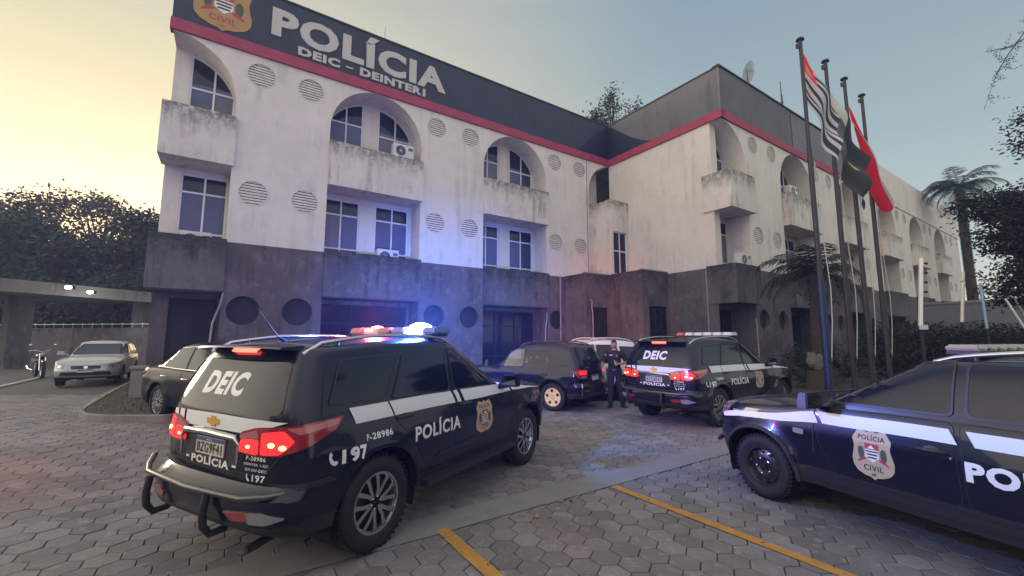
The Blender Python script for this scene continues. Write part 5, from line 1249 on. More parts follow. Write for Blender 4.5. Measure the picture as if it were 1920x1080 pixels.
DU['deck'] = [(a, b - .055) if a > 1.9 else (a, b) for a, b in DU['deck']]; DU['belt'] = [(a, b - .035 * (a > 2.1)) for a, b in DU['belt']]
c = Car(DU); c.wheels('steel', .345, .23, .0)
D = c.doors([[(.96, 1.07), (.94, .50), (1.86, .49), (1.99, .70), (2.02, 1.0), (2.00, 1.05)], [(.92, 1.07), (.90, .50), (.46, .50), (.38, .68), (.16, .90), (.06, 1.07)]], None)
c.handle(1.10, .835, D[0], L=.20); c.handle(.24, .845, D[1])
c.windows([[(-.55, 1.16), (.0, 1.15), (.14, 1.50), (-.40, 1.48)], [(.12, 1.14), (.88, 1.13), (.88, 1.575), (.26, 1.56)], [(.98, 1.13), (1.98, 1.115), (1.56, 1.42), (1.30, 1.55), (.98, 1.585)]])
c.screen('B', [(-.70, 1.14), (.70, 1.14), (.58, 1.54), (-.58, 1.54)], .08, name='rear_window'); c.screen('F', [(-.74, 1.15), (.74, 1.15), (.58, 1.56), (-.58, 1.56)], .08)
zt = lambda x: interp(DU['belt'], x) - .115 - .035 * max(0, min(1, (x - 2.0) / .6)); zb_ = lambda x: interp(DU['belt'], x) - .225 + max(0, x - 1.9) * .02
def band2(x0, x1, sl=-.05, n=9):
    return [(x0 + (x1 - x0) * i / n, zt(x0 + (x1 - x0) * i / n)) for i in range(n + 1)] + [(x1 + sl - (x1 - x0) * i / n, zb_(x1 - (x1 - x0) * i / n)) for i in range(n + 1)]
for v in ('R', 'L'):
    f = (lambda p: p) if v == 'R' else (lambda p: (-p[0], p[1]))
    c.decal(v, [[f(p) for p in band2(a, b)] for a, b in ((-.5, -.0), (.04, .42), (.47, .885), (.985, 1.995), (2.035, 3.22))], mat('belt_band_pale', (.62, .66, .66), .45), .0085, 0, 'belt_band', cut=.05)
    bm_ = MB(); mp_ = c.mp(v); badge(bm_, lambda u, w, o=0: mp_(u, w, .006 + o), (1.52 if v == 'R' else -1.52), .72, .35, .38, DECALT, cut=.1, e=.0015); bm_.build('badge', c.root)
    g = (lambda a, b: (a, b)) if v == 'R' else (lambda a, b: (-b, -a))
    c.text(v, 'POLÍCIA', *g(.04, .90), .665, .835, DECAL, .05); c.text(v, 'DEINTER 1', *g(2.76, 3.0), .885 - .03, .90 - .022, DECAL, .015)
    c.line(v, [(q if v == 'R' else -q, z) for q, z in ((2.02, 1.04), (2.05, .62))], .012, DARK, .003, 'wing_seam')
    # wide arch trims and side indicator
    for ax in (0, 2.674):
        pts = [((q if v == 'R' else -q), z) for q, z in [(ax + .47 * math.cos(t), .345 + .47 * math.sin(t)) for t in [math.pi * (-.02 + 1.04 * i / 22) for i in range(23)]]]
        pin = [((q if v == 'R' else -q), z) for q, z in [(ax + .432 * math.cos(t), .345 + .432 * math.sin(t)) for t in [math.pi * (1.02 - 1.04 * i / 22) for i in range(23)]]]
        sv_z = c.P.pop('zmap'); c.decal(v, [pts + pin], BLACKP, .012, .010, 'arch_trim', cut=0); c.P['zmap'] = sv_z
    c.decal(v, [rounded([((q if v == 'R' else -q), z) for q, z in [(2.13, .80), (2.24, .805), (2.24, .755), (2.13, .75)]], .015)], LAMPC, .014, .01, 'side_indicator')
    c.decal(v, [rounded([((q if v == 'R' else -q), z) for q, z in [(.50, .46), (2.15, .46), (2.10, .40), (.55, .40)]], .02)], BLACKP, .02, .015, 'sill_moulding')
    q = c.mp(v)(.98 if v == 'R' else -.98, .80, .004); k = MB(); k.ball(q, .012, CHROME, 8, 5); k.build('door_lock', c.root)
for v in ('FR', 'FL'):
    mir = 1 if v == 'FL' else -1     # u axis of FL runs towards the nose, of FR away from it
    for sh_, m_, nm, o_ in (([(-.0, .78), (.02, .92), (.16, .965), (.30, .975), (.26, .82), (.12, .76)], LAMPC, 'headlight', .014),):
        pass
for sg in (1, -1):
    v = 'FL' if sg > 0 else 'FR'
    tt = c.mp(v)
    # corner lamp: find u of the corner in this view
    uc = (-(3.20) + .80) * .7071 if v == 'FL' else (3.20 - .80) * .7071
    s_ = -1 if v == 'FL' else 1
    hl = c.decal(v, [rounded([(uc + s_ * q, z) for q, z in [(.20, .80), (.16, .90), (-.02, .945), (-.20, .965), (-.12, .84), (.04, .78)]], .03)], mat('lamp_dark', (.10, .10, .11), .08, coat=1, spec=.9), .014, .012, 'headlight', cut=.04)
    c.decal(v, [ell(uc + s_ * .06, .86, .05, .04, 14)], CHROME, .02, .004, 'reflector_bowl', hl, cut=0)
    c.decal(v, [rounded([(uc - s_ * .06, .87), (uc - s_ * .16, .925), (uc - s_ * .14, .87)], .01)], mat('indicator_amber', (.45, .12, .04), .15, coat=1), .02, .004, 'indicator_lens', hl, cut=0)
c.decal('F', [rounded([(-.50, .76), (.50, .76), (.52, .90), (-.52, .90)], .03), rounded([(-.6, .46), (.6, .46), (.55, .66), (-.55, .66)], .03)], BLACKP, .01, .01, 'grille')
c.mirrors(1.98, 1.15, BLACKP, .22, .15)
for v, sg in (('BR', 1), ('BL', -1)): taillamp(c, v, [(sg * p[0], p[1]) for p in [(-.16, .74), (-.16, 1.0), (.10, 1.02), (.14, .92), (.06, .76)]]) if 'taillamp' in globals() else c.decal(v, [rounded([(sg * p[0], p[1]) for p in [(-.16, .74), (-.16, 1.0), (.10, 1.02), (.14, .92), (.06, .76)]], .03)], TAILR, .014, .012, 'tail_light', cut=.05)
c.plate('B', 0, .78, .40, .13, None); c.line('B', [(-.66, 1.1), (-.66, .72), (.66, .72), (.66, 1.1)], .012, DARK, .003, 'hatch_seam')
bb = MB()
for y in (-.42, .42): bb.tube([(3.40, y, .42), (3.56, y, .45), (3.60, y, .62), (3.60, y, .86)], .03, BLACKP, 10)
bb.tube([(3.30, -.78, .72), (3.52, -.66, .78), (3.60, -.42, .84), (3.61, 0, .85), (3.60, .42, .84), (3.52, .66, .78), (3.30, .78, .72)], .03, BLACKP, 10); bb.tube([(3.36, -.76, .50), (3.57, -.42, .5), (3.57, .42, .5), (3.36, .76, .50)], .026, BLACKP, 10); bb.build('bull_bar', c.root, smooth=60)
c.rails((-.45, 1.15), .60, 1.7, ALLOY, .06, .02); c.lightbar(1.02, 1.675, .96, None, .24)
wp = MB(); wp.tube([(2.28, .55, 1.20), (2.06, .05, 1.235)], .010, BLACKP, 6); wp.tube([(2.28, -.05, 1.20), (2.06, -.55, 1.235)], .010, BLACKP, 6); wp.build('wiper', c.root)
c.place(4.62, 2.85, 111)
# ---- generic cars
def taillamp(c, v, pts, m=TAILR, lit=False, name='tail_light', off=.014):
    return c.decal(v, [rounded(pts, .03)], m, off, .012, name, cut=.05)
BK = dict(name='suv', cat='car', label='black unmarked SUV with two people inside and pale five-hole wheels',
          x0=-.86, x1=3.40, wb=2.56, W=.885, zb=.33, ra=.42, rw=.34, rrim=.225, rimcol=mat('sunset_lit_alloy', (.80, .60, .26), .45, 0), cf=.55, cr=.28, paint=PBLACK, lower=BLACKP, zlow=.45, zbelt=1.05,  # rim yellow is reflected sunset put into the colour
          belt=[(-.86, 1.06), (0, 1.05), (1.2, 1.02), (2.0, .99), (2.5, .96), (3.0, .90), (3.4, .78)], deck=[(-.9, 1.07), (2.0, 1.06), (2.2, 1.07), (2.7, 1.02), (3.2, .90), (3.4, .80)],
          fx=[(.33, 3.28), (.5, 3.38), (.7, 3.40), (.9, 3.32), (1.0, 3.24)], rx=[(.33, -.76), (.45, -.85), (.62, -.86), (.7, -.79), (.9, -.78), (1.1, -.76)],
          gf=(2.05, 1.15), gr=(-.76, -.50), gre=1.4, gw=.83, gt=.63, roof=[(-.6, 1.59), (0, 1.655), (.6, 1.66), (1.2, 1.62), (1.5, 1.56)], open=(.12, 1.50, 1.06, 1.50))
c = Car(BK); bk = c; c.wheels('disc', .34, .22)
D = c.doors([[(.90, 1.01), (.88, .48), (1.78, .47), (1.90, .72), (1.92, .97)], [(.86, 1.015), (.84, .48), (.46, .48), (.36, .66), (.14, .88), (.06, 1.025)]], None); c.handle(1.04, .86, D[0]); c.handle(.22, .88, D[1])
c.windows([[(-.58, 1.13), (.0, 1.11), (.10, 1.47), (-.42, 1.46)]])
for v in ('L', 'R'):
    f = (lambda p: p) if v == 'R' else (lambda p: (-p[0], p[1])); sg = -1 if v == 'R' else 1
    for poly in ([(.12, 1.08), (.82, 1.06), (.82, 1.50), (.20, 1.50)], [(.88, 1.06), (1.5, 1.055), (1.32, 1.40), (1.10, 1.50), (.88, 1.50)]):
        g = MB(); pts = rounded(poly, .04)
        yy = lambda z: sg * (.835 - .19 * max(0, (z - 1.04) / .6)); vs = [(p[0], yy(p[1]), p[1]) for p in pts]; g.add(vs, [tuple(range(len(vs)))], CLEARGL); o = g.build('window', c.root)
        g = MB(); cx_, cz_ = sum(p[0] for p in pts) / len(pts), sum(p[1] for p in pts) / len(pts)
        big = [(cx_ + (p[0] - cx_) * 1.14, cz_ + (p[1] - cz_) * 1.16) for p in pts]; vs = [(p[0], yy(p[1]) + sg * .006, p[1]) for p in pts] + [(p[0], yy(p[1]) + sg * .006, p[1]) for p in big]; n = len(pts)
        g.add(vs, [(i, (i + 1) % n, n + (i + 1) % n, n + i) for i in range(n)], PBLACK); g.build('window_seal', o)
m = MB(); 
for x_, y_ in ((1.0, .36), (1.0, -.36), (.1, .36), (.1, -.36)): m.box((x_ - .22, y_, .92), (.16, .44, .55), CLOTH, Matrix.Rotation(R(-12), 3, 'Y')); m.ball((x_ - .27, y_, 1.27), .11, CLOTH, 12, 8, (.5, 1.1, .8))
m.box((.6, 0, .55), (1.9, 1.3, .1), DARK); m.build('seats', c.root)
c.screen('B', [(-.68, 1.12), (.68, 1.12), (.56, 1.50), (-.56, 1.50)], .08, name='rear_window'); c.screen('F', [(-.70, 1.10), (.70, 1.10), (.56, 1.50), (-.56, 1.50)], .08)
for v, sg in (('BR', 1), ('BL', -1)):
    fl = (lambda p: (p[0], p[1])) if sg > 0 else (lambda p: (-p[0], p[1]))
    tl = taillamp(c, v, [fl(p) for p in [(-.22, .80), (-.22, 1.02), (.12, 1.04), (.20, .95), (.05, .80)]])
    c.decal(v, [rounded([fl(p) for p in [(-.18, .90), (-.18, .99), (.08, 1.0), (.04, .90)]], .02)], TAILON, .02, .004, 'lit_lens', tl); c.decal(v, [rounded([fl(p) for p in [(-.17, .82), (-.17, .87), (.0, .87), (.0, .82)]], .02)], LAMPC, .02, .004, 'clear_lens', tl)
    c.decal('B', [rounded([(-sg * .5, .50), (-sg * .72, .50), (-sg * .72, .55), (-sg * .5, .55)], .01)], TAILR, .012, .01, 'reflector')
c.plate('B', 0, .80, .40, .13, None); c.mirrors(1.86, 1.10, PBLACK); c.rails((-.4, 1.1), .58, 1.66, BLACKP, .05, .016)
hb = MB(); hb.tube([c.mp('B')(q, .98, .03) for q in (-.3, -.1, .1, .3)], .014, CHROME, 8); hb.build('hatch_trim', c.root)
for v in ('BL', 'BR'):
    k = MB(); k.tube([c.mp(v)(0, z, .02) for z in (.42, .46, .52, .60, .68)], .016, CHROME, 8); k.build('corner_trim', c.root)
c.place(1.47, 11.42, 146)
WH = dict(BK); WH.pop('open'); WH.update(label='white SUV with roof bars parked behind the officer', paint=PWHITE, name='suv', W=.90, rimcol=ALLOY, roof=[(-.6, 1.66), (0, 1.72), (.6, 1.73), (1.2, 1.69), (1.5, 1.62)])
c = Car(WH); c.wheels('disc', .34, .22)
D = c.doors([[(.90, 1.01), (.88, .48), (1.78, .47), (1.90, .72), (1.92, .97)], [(.86, 1.015), (.84, .48), (.46, .48), (.36, .66), (.14, .88), (.06, 1.025)]], None); c.handle(1.04, .86, D[0]); c.handle(.22, .88, D[1])
c.windows([[(-.58, 1.13), (.0, 1.11), (.10, 1.53), (-.42, 1.51)], [(.12, 1.10), (.84, 1.08), (.84, 1.58), (.22, 1.57)], [(.92, 1.08), (1.80, 1.06), (1.40, 1.44), (1.15, 1.57), (.92, 1.59)]])
c.screen('B', [(-.68, 1.12), (.68, 1.12), (.56, 1.56), (-.56, 1.56)], .08, name='rear_window'); c.screen('F', [(-.70, 1.10), (.70, 1.10), (.56, 1.56), (-.56, 1.56)], .08)
for v, sg in (('BR', 1), ('BL', -1)): taillamp(c, v, [(sg * p[0], p[1]) for p in [(-.2, .80), (-.2, 1.02), (.14, 1.04), (.2, .95), (.05, .80)]])
c.mirrors(1.86, 1.12, PWHITE); c.rails((-.5, 1.2), .60, 1.72, mat('rail_silver', (.6, .6, .6), .3, .6), .07, .02); c.plate('F', 0, .55, .4, .13, None)
c.place(3.05, 13.3, 196)
SE = dict(name='sedan', cat='car', label='dark navy sedan with multi-spoke alloy wheels beside the grass island, rear to the left', x0=-.98, x1=3.62, wb=2.70, W=.90, zb=.27, ra=.375, rw=.325, rrim=.225, cf=.6, cr=.42, nr=2.8, paint=PNAVY, zbelt=.96, flare=.015,
          belt=[(-.98, .93), (-.5, .97), (.3, .96), (1.2, .93), (2.0, .91), (2.6, .88), (3.1, .81), (3.6, .68)], deck=[(-.98, .96), (-.7, 1.03), (-.3, 1.04), (2.0, .96), (2.3, .98), (2.8, .93), (3.3, .82), (3.6, .70)],
          fx=[(.27, 3.50), (.4, 3.60), (.55, 3.62), (.7, 3.58), (.9, 3.45)], rx=[(.27, -.86), (.4, -.96), (.6, -.98), (.8, -.95), (.97, -.92)],
          gf=(2.28, 1.16), gr=(-.62, .22), gre=.85, gw=.82, gt=.60, gcr=.3, roof=[(-.6, 1.20), (-.1, 1.33), (.2, 1.41), (.7, 1.465), (1.1, 1.455), (1.6, 1.38)])
c = Car(SE); c.wheels('sedan', .325, .215)
D = c.doors([[(.90, .92), (.88, .40), (1.86, .39), (1.98, .62), (2.0, .89)], [(.86, .93), (.84, .40), (.44, .40), (.34, .60), (.10, .80), (.02, .95)]], m=None); c.handle(1.04, .80, D[0], CHROME); c.handle(.24, .83, D[1], CHROME)
c.windows([[(-.28, 1.02), (.06, 1.0), (.06, 1.24), (-.02, 1.22)], [(.09, 1.0), (.84, .98), (.84, 1.35), (.34, 1.33), (.09, 1.255)], [(.92, .98), (1.86, .955), (1.45, 1.22), (1.16, 1.34), (.92, 1.36)]], r=.03)
for v in ('R', 'L'):
    f = (lambda p: p) if v == 'R' else (lambda p: (-p[0], p[1])); top = [(-.34, 1.02), (-.04, 1.245), (.32, 1.36), (.86, 1.392), (1.2, 1.37), (1.5, 1.24), (1.95, .95)]; low = [(-.34, 1.01), (.5, .975), (1.95, .94)]
    for q in (top, low): c.line(v, [f(p) for p in q], .014, CHROME, .012, 'chrome_trim')
c.screen('B', [(-.64, 1.07), (.64, 1.07), (.50, 1.36), (-.50, 1.36)], .06, name='rear_window'); c.screen('F', [(-.70, 1.0), (.70, 1.0), (.54, 1.38), (-.54, 1.38)], .06)
for v, sg in (('BR', 1), ('BL', -1)):
    tl = taillamp(c, v, [(sg * p[0], p[1]) for p in [(-.24, .76), (-.22, .90), (.05, .93), (.22, .90), (.12, .78)]], mat('tail_magenta', (.30, .02, .05), .12, coat=1)); c.decal(v, [[(sg * p[0], p[1]) for p in [(-.2, .80), (-.19, .83), (.12, .85), (.1, .81)]]], LAMPC, .02, .004, 'clear_lens', tl)
c.plate('B', 0, .62, .40, .13, None); c.mirrors(1.92, 1.0, PNAVY, .2, .13)
sp = MB(); sp.tube([c.mp('T')(-.93, y, .012) for y in (-.6, -.3, 0, .3, .6)], .014, CHROME, 8); sp.build('boot_trim', c.root)
c.place(-6.54, 9.27, -28.5); c.root.location.z = .23
SI = dict(name='station_wagon', cat='car', label='silver station wagon facing the camera in front of the perimeter wall', x0=-.75, x1=3.23, wb=2.44, W=.82, zb=.26, ra=.365, rw=.31, rrim=.19, cf=.55, cr=.3, paint=PSILV, lower=BLACKP, zlow=.30, zbelt=.95, flare=.012,
          belt=[(-.75, .95), (.5, .94), (1.4, .92), (2.1, .89), (2.7, .82), (3.05, .74), (3.23, .66)], deck=[(-.8, .96), (1.7, .95), (2.0, .97), (2.5, .92), (2.9, .83), (3.12, .74), (3.23, .67)],
          fx=[(.26, 3.12), (.36, 3.21), (.5, 3.23), (.62, 3.20), (.8, 3.12)], rx=[(.26, -.66), (.4, -.74), (.6, -.75), (.7, -.71), (.95, -.68)], gf=(2.0, 1.12), gr=(-.68, -.48), gw=.76, gt=.57, roof=[(-.6, 1.38), (0, 1.43), (.7, 1.44), (1.2, 1.41), (1.5, 1.35)])
c = Car(SI); c.wheels('disc', .31, .19)
D = c.doors([[(.82, .91), (.80, .38), (1.70, .37), (1.80, .60), (1.82, .87)], [(.78, .92), (.76, .38), (.42, .38), (.32, .56), (.06, .78), (.0, .93)]], None); c.handle(.96, .78, D[0]); c.handle(.2, .8, D[1])
c.windows([[(-.5, 1.02), (-.04, 1.0), (.04, 1.31), (-.36, 1.30)], [(.0, 1.0), (.76, .98), (.76, 1.34), (.1, 1.33)], [(.84, .98), (1.68, .95), (1.3, 1.22), (1.08, 1.33), (.84, 1.35)]])
c.screen('F', [(-.68, .985), (.68, .985), (.52, 1.35), (-.52, 1.35)], .05); c.screen('B', [(-.6, 1.0), (.6, 1.0), (.5, 1.32), (-.5, 1.32)], .06, name='rear_window')
c.decal('F', [rounded([(-.34, .56), (.34, .56), (.36, .66), (-.36, .66)], .02)], BLACKP, .008, .008, 'grille'); c.decal('F', [rounded([(-.62, .36), (.62, .36), (.58, .47), (-.58, .47)], .03)], BLACKP, .006, .006, 'bumper_intake')
c.decal('F', [ell(0, .61, .05, .045, 20)], CHROME, .018, .008, 'front_emblem', cut=0); c.plate('F', 0, .50, .38, .09, None)
for sg in (1, -1):
    v = 'FL' if sg > 0 else 'FR'; uc = (-(2.98) + .66) * .7071 * (1 if v == 'FL' else -1); s_ = -1 if v == 'FL' else 1
    hl = c.decal(v, [rounded([(uc + s_ * q, z) for q, z in [(.20, .58), (.20, .68), (.0, .735), (-.16, .76), (-.08, .64), (.06, .58)]], .03)], LAMPC, .012, .012, 'headlight', cut=.05); c.decal(v, [ell(uc + s_ * .08, .64, .05, .04, 12)], CHROME, .018, .004, 'reflector_bowl', hl, cut=0)
c.mirrors(1.7, 1.02, PSILV, .2, .13); c.rails((-.4, 1.0), .52, 1.44, BLACKP, .05, .014)
c.place(-15.6, 16.6, -56); c.root.location.z = .23
# ---- motorcycle
mc = empty('motorcycle', (-19.3, 17.45, .23), R(-35), 'black motorcycle with chrome parts parked beside the silver wagon', 'motorcycle')
for x in (0, 1.38):
    w_ = MB(); w_.lathe([(.25, -.04), (.30, -.055), (.32, 0), (.30, .055), (.25, .04)], RUB, 28, c=(x, 0, .32)); o = w_.build('wheel', mc, smooth=50)
    w_ = MB(); w_.lathe([(.25, -.03), (.235, 0), (.25, .03)], CHROME, 28, c=(x, 0, .32)); w_.lathe([(0, -.05), (.05, -.05), (.05, .05), (0, .05)], ALLOY, 14, c=(x, 0, .32))
    for k in range(9): a = 2 * math.pi * k / 9; w_.tube([(x, 0, .32), (x + .24 * math.cos(a), 0, .32 + .24 * math.sin(a))], .008, ALLOY, 5)
    w_.build('rim', o)
w_ = MB(); w_.tube([(.1, 0, .45), (.5, 0, .62), (1.0, 0, .72), (1.08, 0, .92)], .03, BLACKP); w_.tube([(1.0, 0, .72), (.85, 0, .3), (.4, 0, .28), (0, 0, .32)], .025, BLACKP); w_.box((.62, 0, .42), (.34, .26, .3), RIMD, None, .8); w_.build('frame', mc, bevel=.01)
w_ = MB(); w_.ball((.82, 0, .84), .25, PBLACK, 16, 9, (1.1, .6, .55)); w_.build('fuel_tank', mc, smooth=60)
w_ = MB(); w_.ball((.3, 0, .80), .34, CLOTH, 16, 9, (1.1, .42, .24)); w_.build('seat', mc, smooth=60)
for sg in (1, -1): w_ = MB(); w_.tube([(1.38, sg * .08, .32), (1.14, sg * .08, .95)], .022, CHROME); w_.build('fork', mc)
w_ = MB(); w_.tube([(1.02, -.38, 1.06), (1.08, -.2, 1.08), (1.12, 0, 1.0), (1.08, .2, 1.08), (1.02, .38, 1.06)], .014, CHROME); w_.build('handlebar', mc)
for sg in (1, -1): w_ = MB(); w_.tube([(1.08, sg * .26, 1.07), (1.06, sg * .3, 1.26)], .006, BLACKP); w_.ball((1.06, sg * .33, 1.28), .06, CHROME, 10, 6, (.3, 1.1, .7)); w_.build('mirror', mc)
w_ = MB(); w_.ball((1.24, 0, .9), .09, LAMPC, 14, 8, (.6, 1, 1)); w_.build('headlight', mc); w_ = MB(); w_.tube([(.7, -.16, .3), (.1, -.2, .34), (-.3, -.2, .42)], [.03, .045, .045], CHROME); w_.build('exhaust_pipe', mc)
w_ = MB(); w_.box((-.22, 0, .66), (.03, .24, .17), PLATE); w_.build('number_plate', mc); w_ = MB(); w_.ball((1.4, 0, .66), .12, PBLACK, 12, 6, (2, .5, .35)); w_.build('mudguard', mc)
# ------------------------------------------------------------------ people
def skin_mesh(chains, m, name, parent, sub=2):
    """chains: list of [(pos, radius), ...]; chains share vertices where positions coincide; first point is the root"""
    vs = []; rs = []; es = []; key = {}
    for ch in chains:
        last = None
        for p, r in ch:
            k = tuple(round(q, 4) for q in p)
            if k not in key: key[k] = len(vs); vs.append(p); rs.append(r)
            i = key[k]
            if last is not None and last != i: es.append((last, i))
            last = i
    me = bpy.data.meshes.new(name); me.from_pydata(vs, es, []); o = bpy.data.objects.new(name, me); COL.objects.link(o)
    md = o.modifiers.new('skin', 'SKIN'); md.use_smooth_shade = True
    for i, r in enumerate(rs): me.skin_vertices[0].data[i].radius = (r if isinstance(r, tuple) else (r, r))
    me.skin_vertices[0].data[0].use_root = True
    sb = o.modifiers.new('sub', 'SUBSURF'); sb.levels = sub; sb.render_levels = sub
    bpy.context.view_layer.update(); ev = bpy.data.meshes.new_from_object(o.evaluated_get(bpy.context.evaluated_depsgraph_get()))
    bpy.data.objects.remove(o); ev.materials.clear(); ev.materials.append(m); ev.polygons.foreach_set('use_smooth', [True] * len(ev.polygons))
    q = bpy.data.objects.new(name, ev); COL.objects.link(q); q.parent = parent; return q
def head(c, yaw, parent, s=1.0):
    """head mesh with brow, nose, lips, chin and ears; returns (head bm data) built on a sphere"""
    Rz = Matrix.Rotation(yaw, 3, 'Z'); vs = []; fs = []; n, k = 28, 20
    for i in range(k + 1):
        ph = math.pi * i / k
        for j in range(n):
            t = 2 * math.pi * j / n; x, y, z = math.sin(ph) * math.cos(t), math.sin(ph) * math.sin(t), math.cos(ph)
            X, Y, Z = x * .095, y * .077, z * .122
            if z < 0: X *= 1 - .12 * z * z; Y *= 1 - .30 * z * z
            f = max(0, x)
            X += .022 * f * math.exp(-(y / .14) ** 2 - ((z + .12) / .16) ** 2) + .006 * f * math.exp(-((z - .18) / .1) ** 2) + .008 * f * math.exp(-(y / .3) ** 2 - ((z + .48) / .07) ** 2) + .012 * f * math.exp(-(y / .3) ** 2 - ((z + .78) / .12) ** 2)
            for sg in (1, -1): X -= .010 * f * math.exp(-((y - sg * .38) / .14) ** 2 - ((z - .02) / .09) ** 2)
            vs.append(Rz @ Vector((X, Y, Z)) * s + Vector(c))
    for i in range(k):
        for j in range(n): fs.append((i * n + j, (i + 1) * n + j, (i + 1) * n + (j + 1) % n, i * n + (j + 1) % n))
    m = MB(); m.add(vs, fs, SKIN)
    for sg in (1, -1): m.ball(Rz @ Vector((-.005, sg * .080, -.005)) * s + Vector(c), .028 * s, SKIN, 10, 6, (.8, .5, 1.2))
    return m, Rz
def face_parts(c, Rz, parent, s=1.0):
    C = Vector(c)
    for sg in (1, -1): e = MB(); e.ball(C + Rz @ Vector((.078, sg * .030, .006)) * s, .0105 * s, DECAL, 10, 6, (1, 1.3, .7)); e.ball(C + Rz @ Vector((.087, sg * .030, .006)) * s, .0055 * s, DECALB, 8, 5); e.build('eye', parent, smooth=60)
    for sg in (1, -1): e = MB(); e.tube([C + Rz @ Vector((.086, sg * .014, .027)) * s, C + Rz @ Vector((.087, sg * .032, .032)) * s, C + Rz @ Vector((.074, sg * .050, .026)) * s], [.003 * s, .0045 * s, .002 * s], HAIR, 6); e.build('eyebrow', parent)
    e = MB(); e.tube([C + Rz @ Vector((.088, -.022, -.059)) * s, C + Rz @ Vector((.098, 0, -.057)) * s, C + Rz @ Vector((.088, .022, -.059)) * s], [.003 * s, .006 * s, .003 * s], mat('lips', (.33, .12, .10), .5), 8); e.build('mouth', parent)
    h = MB(); vs = []; fs = []; n, k = 28, 10
    for i in range(k + 1):
        ph = math.pi * .60 * i / k
        for j in range(n):
            t = 2 * math.pi * j / n; x, y, z = math.sin(ph) * math.cos(t), math.sin(ph) * math.sin(t), math.cos(ph)
            if x > .1 and z < .50: z = .50 + (z - .50) * .12; q = math.sqrt(max(.02, 1 - z * z)); x, y = q * math.cos(t), q * math.sin(t)
            r = 1.035 + .03 * math.sin(t * 7 + i) * .5
            vs.append(C + Rz @ Vector((x * .098 * r - .004, y * .080 * r, z * .124 * r + .004)) * s)
    for i in range(k):
        for j in range(n): fs.append((i * n + j, (i + 1) * n + j, (i + 1) * n + (j + 1) % n, i * n + (j + 1) % n))
    h.add(vs, fs, HAIR); h.build('hair', parent, smooth=60)
def hand_chains(w, d, up_, side, curl=.5, s=1.0):
    """five separate fingers from wrist w along d; side = thumb direction"""
    w, d, up_, side = Vector(w), Vector(d).normalized(), Vector(up_).normalized(), Vector(side).normalized(); ch = []
    palm = w + d * .045 * s; ch.append([(tuple(w), (.026 * s, .020 * s)), (tuple(palm), (.038 * s, .018 * s))])
    for i, (o, L) in enumerate(((.030, .072), (.010, .080), (-.010, .074), (-.029, .058))):
        b = w + d * .088 * s + side * o * s; p1 = b + (d * (1 - .3 * curl) + up_ * curl * .6).normalized() * L * .42 * s; p2 = p1 + (d * (1 - curl) + up_ * curl).normalized() * L * .32 * s; p3 = p2 + (d * (.8 - 1.4 * curl) + up_ * curl * 1.2).normalized() * L * .26 * s
        ch.append([(tuple(palm), (.038 * s, .018 * s)), (tuple(b), .0105 * s), (tuple(p1), .0095 * s), (tuple(p2), .0085 * s), (tuple(p3), .007 * s)])
    t0 = w + d * .03 * s + side * .034 * s; t1 = t0 + (side * .7 + d * .8 + up_ * .2).normalized() * .034 * s; t2 = t1 + (side * .25 + d + up_ * .3 * curl).normalized() * .03 * s
    ch.append([(tuple(palm), (.038 * s, .018 * s)), (tuple(t0), .0125 * s), (tuple(t1), .011 * s), (tuple(t2), .009 * s)]); return ch
